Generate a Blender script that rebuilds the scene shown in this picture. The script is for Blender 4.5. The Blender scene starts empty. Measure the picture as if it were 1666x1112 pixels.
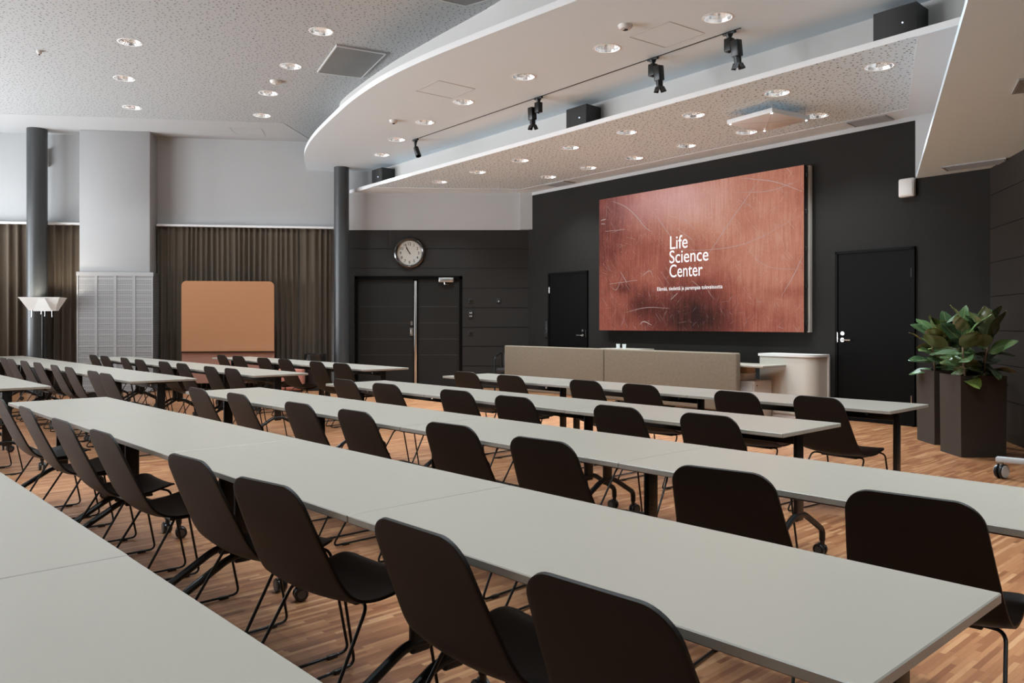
import bpy, bmesh, math, random
from math import sin, cos, pi, radians, sqrt, hypot
from mathutils import Vector, Matrix
from mathutils.geometry import delaunay_2d_cdt

S = bpy.context.scene
COL = S.collection

# ------------------------------------------------------------------ camera, sky, exposure
EYE = 1.2835
cam_data = bpy.data.cameras.new('camera')
cam_data.sensor_width = 36.0
cam_data.lens = 28.22
cam_data.shift_y = -30.0 / 1666.0
cam_data.clip_start = 0.05
camera = bpy.data.objects.new('camera', cam_data)
camera.location = (0, 0, EYE)
camera.rotation_euler = (radians(90), 0, 0)
COL.objects.link(camera)
S.camera = camera

S.view_settings.view_transform = 'Standard'
S.view_settings.look = 'None'
S.view_settings.gamma = 1.0
S.view_settings.use_curve_mapping = False
S.view_settings.exposure = 0.0

world = bpy.data.worlds.new('overcast_sky')
S.world = world
world.use_nodes = True
wt = world.node_tree
bg = wt.nodes['Background']
SKY, GROUND_FILL = 5.5, 24.0                      # overcast sky above; made-up ground glow below the horizon lifts the ceilings
wg = wt.nodes.new('ShaderNodeTexCoord'); wsep = wt.nodes.new('ShaderNodeSeparateXYZ')
wt.links.new(wg.outputs['Generated'], wsep.inputs[0])
wr = wt.nodes.new('ShaderNodeMapRange')
wr.inputs['From Min'].default_value = -0.02; wr.inputs['From Max'].default_value = 0.02
wr.inputs['To Min'].default_value = GROUND_FILL; wr.inputs['To Max'].default_value = SKY
wt.links.new(wsep.outputs[2], wr.inputs[0]); wt.links.new(wr.outputs[0], bg.inputs[1])
bg.inputs[0].default_value = (0.90, 0.95, 1.0, 1)
S.cycles.use_denoising = True
S.cycles.max_bounces = 8
S.cycles.diffuse_bounces = 7
S.cycles.glossy_bounces = 4
S.cycles.sample_clamp_indirect = 6.0
S.cycles.caustics_reflective = False
S.cycles.caustics_refractive = False
DOWNLIGHT_W = 165.0

# ------------------------------------------------------------------ materials
def mat(name, col, rough=0.5, metal=0.0, emit=None, es=0.0, coat=0.0, spec=0.5):
    m = bpy.data.materials.new(name)
    m.use_nodes = True
    b = m.node_tree.nodes['Principled BSDF']
    b.inputs['Base Color'].default_value = (*col, 1)
    b.inputs['Roughness'].default_value = rough
    b.inputs['Metallic'].default_value = metal
    b.inputs['Coat Weight'].default_value = coat
    b.inputs['Specular IOR Level'].default_value = spec
    if emit:
        b.inputs['Emission Color'].default_value = (*emit, 1)
        b.inputs['Emission Strength'].default_value = es
    return m

class N:
    """small helper to wire shader nodes"""
    def __init__(s, m):
        s.t = m.node_tree; s.b = s.t.nodes.get('Principled BSDF')
    def node(s, typ, **kw):
        n = s.t.nodes.new(typ)
        for k, v in kw.items(): setattr(n, k, v)
        return n
    def link(s, a, b): s.t.links.new(a, b)
    def put(s, sock, v):
        if isinstance(v, (int, float)): sock.default_value = v
        elif isinstance(v, tuple): sock.default_value = v
        else: s.link(v, sock)
    def math(s, op, a, b=0.0, c=None):
        n = s.node('ShaderNodeMath', operation=op)
        s.put(n.inputs[0], a); s.put(n.inputs[1], b)
        if c is not None: s.put(n.inputs[2], c)
        return n.outputs[0]
    def obj(s): return s.node('ShaderNodeTexCoord').outputs['Object']
    def mapping(s, vec, scale=(1, 1, 1), rot=(0, 0, 0), loc=(0, 0, 0)):
        n = s.node('ShaderNodeMapping')
        s.link(vec, n.inputs[0]); n.inputs['Scale'].default_value = scale
        n.inputs['Rotation'].default_value = rot; n.inputs['Location'].default_value = loc
        return n.outputs[0]
    def noise(s, vec, scale, detail=3, rough=0.55):
        n = s.node('ShaderNodeTexNoise')
        s.link(vec, n.inputs['Vector']); n.inputs['Scale'].default_value = scale
        n.inputs['Detail'].default_value = detail; n.inputs['Roughness'].default_value = rough
        return n.outputs[0]
    def ramp(s, fac, stops):
        n = s.node('ShaderNodeValToRGB')
        s.put(n.inputs[0], fac)
        e = n.color_ramp.elements
        while len(e) < len(stops): e.new(0.5)
        for i, (p, c) in enumerate(stops):
            e[i].position = p; e[i].color = (*c, 1)
        return n.outputs[0]
    def mix(s, fac, a, b, mode='MIX'):
        n = s.node('ShaderNodeMix', data_type='RGBA', blend_type=mode)
        s.put(n.inputs[0], fac)
        for i, v in ((6, a), (7, b)):
            if isinstance(v, tuple): n.inputs[i].default_value = (*v, 1)
            else: s.link(v, n.inputs[i])
        return n.outputs[2]
    def color(s, v): s.link(v, s.b.inputs['Base Color'])
    def bump(s, h, strength=0.2, dist=0.005):
        n = s.node('ShaderNodeBump')
        n.inputs['Strength'].default_value = strength; n.inputs['Distance'].default_value = dist
        s.link(h, n.inputs['Height']); s.link(n.outputs[0], s.b.inputs['Normal'])

def mottled(name, c1, c2, scale, rough=0.6, bump=0.0, bs=None, **kw):
    m = mat(name, c1, rough, **kw); n = N(m); o = n.obj()
    f = n.noise(o, scale, 4)
    n.color(n.mix(f, c1, c2))
    if bump: n.bump(n.noise(o, bs or scale * 4, 3), bump, 0.003)
    return m

M = {}
M['white_paint'] = mottled('white_paint', (0.43, 0.44, 0.445), (0.45, 0.46, 0.465), 1.3, 0.75)
M['white_lip'] = mottled('white_lip', (0.72, 0.72, 0.72), (0.75, 0.75, 0.75), 2.0, 0.38)
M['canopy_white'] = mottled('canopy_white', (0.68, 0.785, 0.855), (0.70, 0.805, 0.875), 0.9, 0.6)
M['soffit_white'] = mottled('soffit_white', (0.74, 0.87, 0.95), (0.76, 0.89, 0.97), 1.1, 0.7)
M['mic_white'] = mat('mic_white', (0.70, 0.71, 0.72), 0.5)
M['fascia_white'] = mottled('fascia_white', (0.52, 0.505, 0.485), (0.55, 0.535, 0.515), 1.3, 0.7)
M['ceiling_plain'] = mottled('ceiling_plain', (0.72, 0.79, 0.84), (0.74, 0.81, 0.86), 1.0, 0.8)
M['pillar_white'] = mottled('pillar_white', (0.33, 0.33, 0.33), (0.35, 0.35, 0.35), 1.1, 0.7)
M['dark_wall'] = mottled('dark_wall', (0.0158, 0.0144, 0.0128), (0.0198, 0.0182, 0.0162), 2.0, 0.7, 0.1, 60, spec=0.12)
M['dark_panel'] = mottled('dark_panel', (0.0135, 0.0118, 0.0102), (0.017, 0.015, 0.013), 2.5, 0.5, spec=0.35)
M['brown_panel'] = mottled('brown_panel', (0.024, 0.0195, 0.0165), (0.030, 0.0245, 0.021), 2.5, 0.55, spec=0.35)
M['seam'] = mat('seam', (0.008, 0.008, 0.008), 0.8)
M['door_black'] = mottled('door_black', (0.0018, 0.0017, 0.0016), (0.003, 0.0027, 0.0025), 3, 0.45, spec=0.07)
M['door_dark'] = mottled('door_dark', (0.011, 0.010, 0.009), (0.014, 0.013, 0.011), 3, 0.45, spec=0.3)
M['groove_light'] = mat('groove_light', (0.10, 0.10, 0.097), 0.35, 0.7)
M['steel'] = mat('steel', (0.62, 0.61, 0.59), 0.28, 1.0)
M['column_paint'] = mottled('column_paint', (0.040, 0.044, 0.046), (0.050, 0.054, 0.056), 2, 0.33)
M['table_white'] = mottled('table_white', (0.292, 0.262, 0.218), (0.310, 0.278, 0.231), 1.7, 0.34)
M['table_edge'] = mat('table_edge', (0.50, 0.50, 0.49), 0.4)
M['black_metal'] = mat('black_metal', (0.006, 0.006, 0.006), 0.34, spec=0.35)
M['black_plastic'] = mottled('black_plastic', (0.010, 0.010, 0.010), (0.016, 0.016, 0.016), 9, 0.4)
M['shell'] = mottled('shell', (0.0100, 0.0075, 0.0058), (0.0125, 0.0095, 0.0074), 6, 0.45, 0.12, 700, spec=0.2)
for k_, v_ in (('Sheen Weight', 0.04), ('Sheen Roughness', 0.25), ('Sheen Tint', (1.0, 0.86, 0.74, 1))): M['shell'].node_tree.nodes['Principled BSDF'].inputs[k_].default_value = v_
M['castor_tyre'] = mat('castor_tyre', (0.012, 0.012, 0.012), 0.3)
M['castor_hub'] = mat('castor_hub', (0.10, 0.10, 0.10), 0.3, 0.6)
M['chrome'] = mat('chrome', (0.75, 0.75, 0.74), 0.12, 1.0)
M['vent_grey'] = mottled('vent_grey', (0.17, 0.17, 0.168), (0.21, 0.21, 0.205), 3, 0.6)
M['vent_white'] = mottled('vent_white', (0.27, 0.265, 0.26), (0.31, 0.305, 0.30), 3, 0.6)
M['hatch_line'] = mat('hatch_line', (0.42, 0.42, 0.41), 0.8)
M['speaker_box'] = mottled('speaker_box', (0.012, 0.012, 0.012), (0.017, 0.017, 0.017), 14, 0.5)
M['speaker_grille'] = mottled('speaker_grille', (0.006, 0.006, 0.006), (0.011, 0.011, 0.011), 160, 0.55)
M['led'] = mat('led', (0.6, 0.7, 1), 0.4, emit=(0.65, 0.75, 1.0), es=5)
M['cream'] = mottled('cream', (0.50, 0.465, 0.405), (0.53, 0.495, 0.435), 2, 0.45)
M['plastic_white'] = mat('plastic_white', (0.62, 0.59, 0.56), 0.45)
M['grey_white'] = mat('grey_white', (0.52, 0.52, 0.51), 0.4)
M['card'] = mottled('card', (0.34, 0.24, 0.16), (0.38, 0.28, 0.19), 5, 0.8)
M['copper_gloss'] = mottled('copper_gloss', (0.42, 0.205, 0.105), (0.44, 0.215, 0.11), 1, 0.04, coat=0.6)
M['pink_fabric'] = mottled('pink_fabric', (0.26, 0.125, 0.085), (0.33, 0.165, 0.115), 220, 0.9, 0.3)
M['pouf_pink'] = mottled('pouf_pink', (0.40, 0.15, 0.105), (0.45, 0.18, 0.13), 60, 0.9, 0.2)
M['bag_black'] = mottled('bag_black', (0.006, 0.006, 0.006), (0.02, 0.02, 0.02), 9, 0.25, 0.9, 14)
M['soil'] = mottled('soil', (0.012, 0.009, 0.007), (0.03, 0.022, 0.016), 40, 0.95, 0.8, 60)
M['stem'] = mottled('stem', (0.20, 0.13, 0.085), (0.28, 0.20, 0.13), 40, 0.8)
M['planter'] = mottled('planter', (0.056, 0.047, 0.039), (0.064, 0.054, 0.045), 30, 0.55, 0.05, spec=0.15)
M['clock_rim'] = mat('clock_rim', (0.018, 0.013, 0.010), 0.18, coat=0.5)
M['clock_face'] = mat('clock_face', (0.62, 0.61, 0.55), 0.5)
M['clock_ink'] = mat('clock_ink', (0.02, 0.02, 0.02), 0.6)
M['lamp_shade'] = mat('lamp_shade', (0.62, 0.61, 0.58), 0.55, emit=(1.0, 0.97, 0.92), es=0.12)
M['bulb'] = mat('bulb', (1, 1, 1), 0.4, emit=(1.0, 0.98, 0.95), es=26)
M['tumbler'] = mat('tumbler', (0.75, 0.77, 0.76), 0.08)
M['tumbler'].node_tree.nodes['Principled BSDF'].inputs['Alpha'].default_value = 0.55

def make_fabric(name, c1, c2, weave=900):
    m = mat(name, c1, 0.95, spec=0.15); n = N(m); o = n.obj()
    f = n.noise(o, weave, 2); g = n.noise(o, 30, 3)
    n.color(n.mix(n.math('MULTIPLY', n.math('ADD', f, g), 0.5), c1, c2))
    n.bump(f, 0.35, 0.002)
    return m
M['panel_fabric'] = make_fabric('panel_fabric', (0.090, 0.071, 0.051), (0.235, 0.193, 0.144), 130)
M['curtain_cloth'] = make_fabric('curtain_cloth', (0.070, 0.054, 0.039), (0.115, 0.091, 0.068), 300)

def make_perforated(name, c, x0, x1):
    """white acoustic board with scattered round holes"""
    m = mat(name, c, 0.8); n = N(m); o = n.obj()
    sep = n.node('ShaderNodeSeparateXYZ'); n.link(o, sep.inputs[0])
    vor = n.node('ShaderNodeTexVoronoi', voronoi_dimensions='2D', feature='F1')
    n.link(o, vor.inputs['Vector']); vor.inputs['Scale'].default_value = 15.5
    vor.inputs['Randomness'].default_value = 0.82
    pick = n.node('ShaderNodeSeparateColor'); n.link(vor.outputs['Color'], pick.inputs[0])
    rad = n.math('MULTIPLY_ADD', pick.outputs[0], 0.09, 0.095)
    hole = n.math('LESS_THAN', vor.outputs['Distance'], rad)
    n.color(n.mix(hole, c, (0.15, 0.15, 0.15)))
    return m
M['perforated_main'] = make_perforated('perforated_main', (0.40, 0.415, 0.42), 0, 0)
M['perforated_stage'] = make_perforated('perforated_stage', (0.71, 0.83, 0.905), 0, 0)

def make_reflector():
    m = mat('reflector', (0.80, 0.80, 0.80), 0.25, 0.75); n = N(m); o = n.obj()
    sep = n.node('ShaderNodeSeparateXYZ'); n.link(o, sep.inputs[0])
    ang = n.math('ARCTAN2', sep.outputs[1], sep.outputs[0])
    cell = n.math('FLOOR', n.math('MULTIPLY', ang, 4.0))
    ring = n.math('FLOOR', n.math('MULTIPLY', sep.outputs[2], 34.0))
    wn = n.node('ShaderNodeTexWhiteNoise', noise_dimensions='2D')
    cmb = n.node('ShaderNodeCombineXYZ'); n.link(cell, cmb.inputs[0]); n.link(ring, cmb.inputs[1])
    n.link(cmb.outputs[0], wn.inputs['Vector'])
    n.color(n.ramp(wn.outputs[0], [(0, (0.25, 0.25, 0.25)), (0.35, (0.75, 0.75, 0.75)), (1, (0.95, 0.95, 0.95))]))
    return m
M['reflector'] = make_reflector()

def make_floor():
    """industrial parquet: short narrow staves laid end to end, each its own shade"""
    m = mat('parquet', (0.3, 0.15, 0.07), 0.33); n = N(m)
    v = n.mapping(n.obj(), rot=(0, 0, radians(47.3)))
    sep = n.node('ShaderNodeSeparateXYZ'); n.link(v, sep.inputs[0])
    X, Y = sep.outputs[0], sep.outputs[1]
    W, L = 0.0225, 0.29
    row = n.math('FLOOR', n.math('DIVIDE', X, W))
    w1 = n.node('ShaderNodeTexWhiteNoise', noise_dimensions='1D'); n.link(row, w1.inputs['W'])
    yy = n.math('ADD', n.math('DIVIDE', Y, L), n.math('MULTIPLY', w1.outputs[0], 7.0))
    colm = n.math('FLOOR', yy)
    c = n.node('ShaderNodeCombineXYZ'); n.link(row, c.inputs[0]); n.link(colm, c.inputs[1])
    w2 = n.node('ShaderNodeTexWhiteNoise', noise_dimensions='2D'); n.link(c.outputs[0], w2.inputs['Vector'])
    tone = w2.outputs[0]
    base = n.ramp(tone, [(0.0, (0.265, 0.102, 0.043)), (0.28, (0.355, 0.146, 0.062)), (0.62, (0.445, 0.200, 0.088)), (0.9, (0.54, 0.272, 0.127)), (1.0, (0.61, 0.335, 0.168))])
    grain = n.noise(n.mapping(v, scale=(1.0, 0.06, 1.0)), 260, 3, 0.6)
    base = n.mix(0.55, base, n.ramp(grain, [(0.25, (0.45, 0.42, 0.40)), (0.75, (1.0, 1.0, 1.0))]), 'MULTIPLY')
    big = n.noise(v, 0.9, 2)
    base = n.mix(0.35, base, n.ramp(big, [(0.3, (0.72, 0.68, 0.66)), (0.7, (1.0, 1.0, 1.0))]), 'MULTIPLY')
    fx = n.math('FRACT', n.math('DIVIDE', X, W)); fy = n.math('FRACT', yy)
    g1 = n.math('LESS_THAN', fx, 0.045); g2 = n.math('LESS_THAN', fy, 0.006)
    gap = n.math('MAXIMUM', g1, g2)
    base = n.mix(n.math('MULTIPLY', gap, 0.5), base, (0.06, 0.028, 0.015))
    n.color(base)
    n.link(n.math('MULTIPLY_ADD', grain, 0.15, 0.27), n.b.inputs['Roughness'])
    return m
M['parquet'] = make_floor()

def make_grille():
    m = mat('punched_sheet', (0.55, 0.55, 0.55), 0.5); n = N(m); o = n.obj()
    sep = n.node('ShaderNodeSeparateXYZ'); n.link(o, sep.inputs[0])
    a = n.math('LESS_THAN', n.math('FRACT', n.math('MULTIPLY', sep.outputs[0], 62.0)), 0.5)
    b = n.math('LESS_THAN', n.math('FRACT', n.math('MULTIPLY', sep.outputs[2], 33.0)), 0.72)
    n.color(n.mix(n.math('MULTIPLY', a, b), (0.36, 0.36, 0.36), (0.09, 0.09, 0.09)))
    return m
M['punched_sheet'] = make_grille()

def make_leaf():
    m = mat('rubber_leaf', (0.05, 0.11, 0.04), 0.24, coat=0.35); n = N(m)
    a = n.node('ShaderNodeUVMap').outputs[0]
    sep = n.node('ShaderNodeSeparateXYZ'); n.link(a, sep.inputs[0])
    mid = n.math('ABSOLUTE', n.math('SUBTRACT', sep.outputs[0], 0.5))
    vein = n.math('LESS_THAN', mid, 0.018)
    rib = n.math('LESS_THAN', n.math('FRACT', n.math('ADD', n.math('MULTIPLY', sep.outputs[1], 9.0), n.math('MULTIPLY', mid, -3.0))), 0.10)
    geo = n.node('ShaderNodeObjectInfo')
    up = n.ramp(geo.outputs['Random'], [(0, (0.036, 0.078, 0.034)), (0.5, (0.075, 0.14, 0.055)), (0.80, (0.15, 0.24, 0.075)), (1.0, (0.32, 0.45, 0.10))])
    up = n.mix(n.math('MULTIPLY', rib, 0.25), up, (0.10, 0.16, 0.07))
    up = n.mix(vein, up, (0.26, 0.28, 0.12))
    back = n.node('ShaderNodeNewGeometry')
    n.color(n.mix(back.outputs['Backfacing'], up, (0.135, 0.15, 0.065)))
    return m
M['rubber_leaf'] = make_leaf()

def make_display():
    """lit picture of worn reddish copper sheet"""
    m = mat('display_picture', (0.0, 0.0, 0.0), 0.5, spec=0.04); n = N(m); o = n.obj()
    sep = n.node('ShaderNodeSeparateXYZ'); n.link(o, sep.inputs[0])
    X, Z = sep.outputs[0], sep.outputs[2]
    flat = n.node('ShaderNodeCombineXYZ'); n.link(X, flat.inputs[0]); n.link(Z, flat.inputs[1])
    p = flat.outputs[0]
    cloud = n.noise(p, 0.9, 5, 0.6)
    brush = n.noise(n.mapping(p, scale=(14, 0.9, 1)), 2.2, 4, 0.65)
    # brightness: light towards upper middle and right, dark stains along the lower part
    def blob(cx, cz, rx, rz):
        dx = n.math('DIVIDE', n.math('SUBTRACT', X, cx), rx); dz = n.math('DIVIDE', n.math('SUBTRACT', Z, cz), rz)
        d = n.math('ADD', n.math('MULTIPLY', dx, dx), n.math('MULTIPLY', dz, dz))
        return n.math('POWER', 2.718, n.math('MULTIPLY', d, -1.0))
    lightv = n.math('ADD', n.math('MULTIPLY', blob(1.75, 2.05, 1.1, 0.6), 0.30), n.math('MULTIPLY', blob(3.3, 1.35, 0.8, 1.1), 0.24))
    darkv = n.math('ADD', n.math('MULTIPLY', blob(2.0, 0.20, 0.85, 0.46), 0.46), n.math('MULTIPLY', blob(0.0, 1.75, 0.75, 0.8), 0.26))
    darkv = n.math('ADD', darkv, n.math('MULTIPLY', blob(0.55, 0.72, 0.28, 0.09), 0.16))
    darkv = n.math('ADD', darkv, n.math('MULTIPLY', blob(3.75, 0.55, 0.35, 0.10), 0.12))
    darkv = n.math('ADD', darkv, n.math('MULTIPLY', blob(1.0, 0.45, 0.28, 0.25), 0.18))
    grain = n.noise(n.mapping(p, scale=(3.0, 1.0, 1)), 38, 4, 0.7)
    cloud = n.math('MULTIPLY_ADD', n.math('SUBTRACT', cloud, 0.5), 1.7, 0.5)
    brush = n.math('MULTIPLY_ADD', n.math('SUBTRACT', brush, 0.5), 1.5, 0.5)
    t = n.math('ADD', n.math('MULTIPLY', cloud, 0.36), n.math('MULTIPLY', brush, 0.26))
    t = n.math('ADD', t, n.math('MULTIPLY_ADD', grain, 0.24, 0.055))
    t = n.math('SUBTRACT', n.math('ADD', t, lightv), darkv)
    c = n.ramp(t, [(0.06, (0.030, 0.012, 0.010)), (0.28, (0.125, 0.032, 0.024)), (0.48, (0.27, 0.080, 0.055)), (0.70, (0.42, 0.175, 0.115)), (0.98, (0.56, 0.33, 0.27))])
    pink = blob(1.55, 2.1, 1.0, 0.35)
    c = n.mix(n.math('MULTIPLY', pink, 0.30), c, (0.60, 0.42, 0.47))
    # fine hairline scratches in several directions
    for ang, sc, th, amt in ((0.9, 5, 0.70, 0.26), (-0.75, 6, 0.71, 0.24), (1.35, 8, 0.71, 0.22), (0.3, 5, 0.72, 0.20), (2.2, 7, 0.71, 0.20)):
        q = n.mapping(p, rot=(0, 0, ang)); q = n.mapping(q, scale=(1.0, 34.0, 1.0))
        h = n.noise(q, sc * 0.45, 2, 0.5)
        h = n.math('MULTIPLY', n.math('GREATER_THAN', h, th), amt)
        c = n.mix(h, c, (0.72, 0.60, 0.58))
    dust = n.math('MULTIPLY_ADD', blob(1.9, 1.7, 1.5, 0.8), -0.06, 0.72)
    speck = n.math('GREATER_THAN', n.noise(p, 75, 2, 0.6), dust)
    c = n.mix(n.math('MULTIPLY', speck, 0.50), c, (0.80, 0.70, 0.68))
    n.link(c, n.b.inputs['Emission Color']); n.b.inputs['Emission Strength'].default_value = 1.15
    return m
M['display_picture'] = make_display()
M['display_scratch'] = mat('display_scratch', (0, 0, 0), 0.5, spec=0.04, emit=(0.72, 0.52, 0.49), es=0.62)
M['display_text'] = mat('display_text', (0, 0, 0), 0.4, emit=(1.0, 0.97, 0.98), es=1.0)

def make_pane():
    m = bpy.data.materials.new('window_pane'); m.use_nodes = True
    t = m.node_tree; t.nodes.clear()
    out = t.nodes.new('ShaderNodeOutputMaterial'); mx = t.nodes.new('ShaderNodeMixShader')
    tr = t.nodes.new('ShaderNodeBsdfTransparent'); gl = t.nodes.new('ShaderNodeBsdfGlossy')
    gl.inputs['Roughness'].default_value = 0.02; mx.inputs[0].default_value = 0.07
    t.links.new(tr.outputs[0], mx.inputs[1]); t.links.new(gl.outputs[0], mx.inputs[2]); t.links.new(mx.outputs[0], out.inputs[0])
    return m
M['pane'] = make_pane()

# ------------------------------------------------------------------ mesh helper
class MB:
    def __init__(s): s.v = []; s.f = []; s.m = []; s.uv = {}
    def add(s, vs, fs, mi=0):
        b = len(s.v); s.v += [tuple(p) for p in vs]
        for f in fs: s.f.append([b + i for i in f]); s.m.append(mi)
        return s
    def box(s, c, d, mi=0, bev=0.0, M4=None, seg=2):
        bm = bmesh.new(); bmesh.ops.create_cube(bm, size=1)
        for q in bm.verts: q.co = Vector((q.co.x * d[0], q.co.y * d[1], q.co.z * d[2]))
        if bev > 0:
            bmesh.ops.bevel(bm, geom=list(bm.edges), offset=bev, segments=seg, affect='EDGES', profile=0.5)
        return s.from_bm(bm, Matrix.Translation(c) if M4 is None else Matrix.Translation(c) @ M4, mi)
    def from_bm(s, bm, M4=None, mi=0):
        bm.verts.index_update()
        vs = [(M4 @ q.co) if M4 is not None else q.co.copy() for q in bm.verts]
        fs = [[q.index for q in f.verts] for f in bm.faces]
        bm.free(); return s.add(vs, fs, mi)
    def b2(s, lo, hi, mi=0, bev=0.0):
        return s.box([(a + b) / 2 for a, b in zip(lo, hi)], [abs(b - a) for a, b in zip(lo, hi)], mi, bev)
    def tube(s, pts, r, n=8, mi=0, caps=True, rs=None):
        pts = [Vector(p) for p in pts]; k = len(pts); base = len(s.v); prev = None
        for i, p in enumerate(pts):
            t = (pts[min(i + 1, k - 1)] - pts[max(i - 1, 0)]).normalized()
            if prev is None:
                a = Vector((0, 0, 1)) if abs(t.z) < 0.9 else Vector((1, 0, 0))
                nx = t.cross(a).normalized()
            else:
                nx = (prev - t * prev.dot(t)).normalized()
            prev = nx; ny = t.cross(nx); rr = rs[i] if rs else r
            for j in range(n):
                a = 2 * pi * j / n; s.v.append(tuple(p + nx * (cos(a) * rr) + ny * (sin(a) * rr)))
        for i in range(k - 1):
            for j in range(n):
                a = base + i * n + j; b = base + i * n + (j + 1) % n
                s.f.append([a, b, b + n, a + n]); s.m.append(mi)
        if caps:
            s.f.append([base + j for j in range(n)][::-1]); s.m.append(mi)
            s.f.append([base + (k - 1) * n + j for j in range(n)]); s.m.append(mi)
        return s
    def lathe(s, prof, n=24, c=(0, 0, 0), M4=None, mi=0, a0=0.0, caps=True):
        base = len(s.v)
        for r, z in prof:
            for j in range(n):
                a = a0 + 2 * pi * j / n; p = Vector((r * cos(a), r * sin(a), z))
                if M4 is not None: p = M4 @ p
                s.v.append(tuple(p + Vector(c)))
        for i in range(len(prof) - 1):
            for j in range(n):
                a = base + i * n + j; b = base + i * n + (j + 1) % n
                s.f.append([a, b, b + n, a + n]); s.m.append(mi)
        for i, rev in ((0, True), (len(prof) - 1, False)):
            if caps and prof[i][0] > 1e-6:
                q = [base + i * n + j for j in range(n)]
                s.f.append(q[::-1] if rev else q); s.m.append(mi)
        return s
    def prism(s, poly, z0, z1, mi=0, axis='z'):
        n = len(poly)
        if axis == 'z': lo = [(x, y, z0) for x, y in poly]; hi = [(x, y, z1) for x, y in poly]
        elif axis == 'y': lo = [(x, z0, y) for x, y in poly]; hi = [(x, z1, y) for x, y in poly]
        else: lo = [(z0, x, y) for x, y in poly]; hi = [(z1, x, y) for x, y in poly]
        fs = [list(range(n))[::-1], list(range(n, 2 * n))] + [[i, (i + 1) % n, (i + 1) % n + n, i + n] for i in range(n)]
        return s.add(lo + hi, fs, mi)
    def grid(s, rows, mi=0):
        k = len(rows[0]); vs = [p for r in rows for p in r]
        fs = [[i * k + j, i * k + j + 1, (i + 1) * k + j + 1, (i + 1) * k + j] for i in range(len(rows) - 1) for j in range(k - 1)]
        return s.add(vs, fs, mi)
    def mesh(s, name, mats, smooth=35):
        me = bpy.data.meshes.new(name)
        me.from_pydata(s.v, [], s.f)
        for m in mats: me.materials.append(M[m])
        me.polygons.foreach_set('material_index', s.m)
        bm = bmesh.new(); bm.from_mesh(me)
        bmesh.ops.recalc_face_normals(bm, faces=bm.faces)
        bm.to_mesh(me); bm.free()
        if smooth:
            me.polygons.foreach_set('use_smooth', [True] * len(me.polygons))
            me.set_sharp_from_angle(angle=radians(smooth))
        return me
    def build(s, name, mats, parent=None, loc=(0, 0, 0), rz=0.0, smooth=35):
        if isinstance(mats, str): mats = [mats]
        o = bpy.data.objects.new(name, s.mesh(name, mats, smooth))
        COL.objects.link(o); o.location = loc; o.rotation_euler = (0, 0, rz)
        if parent: o.parent = parent
        return o

def tag(o, label, cat, group=None, kind=None):
    o['label'] = label; o['category'] = cat
    if group: o['group'] = group
    if kind: o['kind'] = kind
    return o
def thing(name, label, cat, loc=(0, 0, 0), rz=0.0, group=None, kind=None):
    o = bpy.data.objects.new(name, None); COL.objects.link(o)
    o.empty_display_size = 0.1
    o.location = loc; o.rotation_euler = (0, 0, rz)
    return tag(o, label, cat, group, kind)
def copy_tree(o, parent=None):
    c = o.copy(); COL.objects.link(c)
    if parent: c.parent = parent
    for ch in list(o.children): copy_tree(ch, c)
    return c
def fillet(pts, r, n=5):
    pts = [Vector(p) for p in pts]; out = [pts[0]]
    for i in range(1, len(pts) - 1):
        a, b, c = pts[i - 1], pts[i], pts[i + 1]
        d1 = (a - b); d2 = (c - b); rr = min(r, d1.length * 0.48, d2.length * 0.48)
        p1 = b + d1.normalized() * rr; p2 = b + d2.normalized() * rr
        for k in range(n + 1):
            t = k / n; out.append(p1 * (1 - t) ** 2 + b * 2 * t * (1 - t) + p2 * t ** 2)
    out.append(pts[-1]); return out
def catmull(pts, n):
    pts = [Vector(p) for p in pts]; P = [pts[0] * 2 - pts[1]] + pts + [pts[-1] * 2 - pts[-2]]
    out = []; k = len(pts) - 1
    for i in range(n + 1):
        x = i / n * k; j = min(int(x), k - 1); t = x - j
        a, b, c, d = P[j:j + 4]
        out.append(0.5 * ((2 * b) + (c - a) * t + (2 * a - 5 * b + 4 * c - d) * t * t + (3 * b - a - 3 * c + d) * t ** 3))
    return out
def cut_plane(poly, holes, z, seg=28, flip=True):
    """flat polygon with round holes (x, y, r)"""
    vs = [Vector(p) for p in poly]; n = len(vs)
    fcs = [list(range(n))]; ed = []
    for x, y, r in holes:
        b = len(vs)
        vs += [Vector((x + r * cos(2 * pi * j / seg), y + r * sin(2 * pi * j / seg))) for j in range(seg)]
        ed += [(b + j, b + (j + 1) % seg) for j in range(seg)]
    V, E, F, *_ = delaunay_2d_cdt(vs, ed, fcs, 1, 1e-5)
    out = []
    for f in F:
        c = sum((V[i] for i in f), Vector((0, 0))) / len(f)
        if any(hypot(c.x - x, c.y - y) < r * 0.999 for x, y, r in holes): continue
        out.append(list(f))
    return [(p.x, p.y, z) for p in V], out

# ------------------------------------------------------------------ place: directions used all over the hall
ROW = radians(-47.3)                       # table rows: x along the row, y towards the stage
U = Vector((cos(ROW), sin(ROW))); V2 = Vector((-sin(ROW), cos(ROW)))
def P(s, n): return U * s + V2 * n
STAGE_O, STAGE_R = Vector((4.99, 9.92)), radians(-51.83)     # stage wall frame: x = to the right, y = into the wall
BACK_O, BACK_R = Vector((-9.57, 15.0)), radians(7.81)        # curtain wall frame
DOORY = 15.85
def on(frame_o, frame_r, x, y=0.0):
    return frame_o + Vector((cos(frame_r), sin(frame_r))) * x + Vector((-sin(frame_r), cos(frame_r))) * y
def stage(x, y=0.0): return on(STAGE_O, STAGE_R, x, y)
def back(x, y=0.0): return on(BACK_O, BACK_R, x, y)
RW_O = Vector((5.52, 9.28)); RW_D = Vector((-0.242, -0.970))
RIGHT_R = math.atan2(RW_D.y, RW_D.x)       # right wall frame: x = towards the camera, y = out of the room
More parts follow.
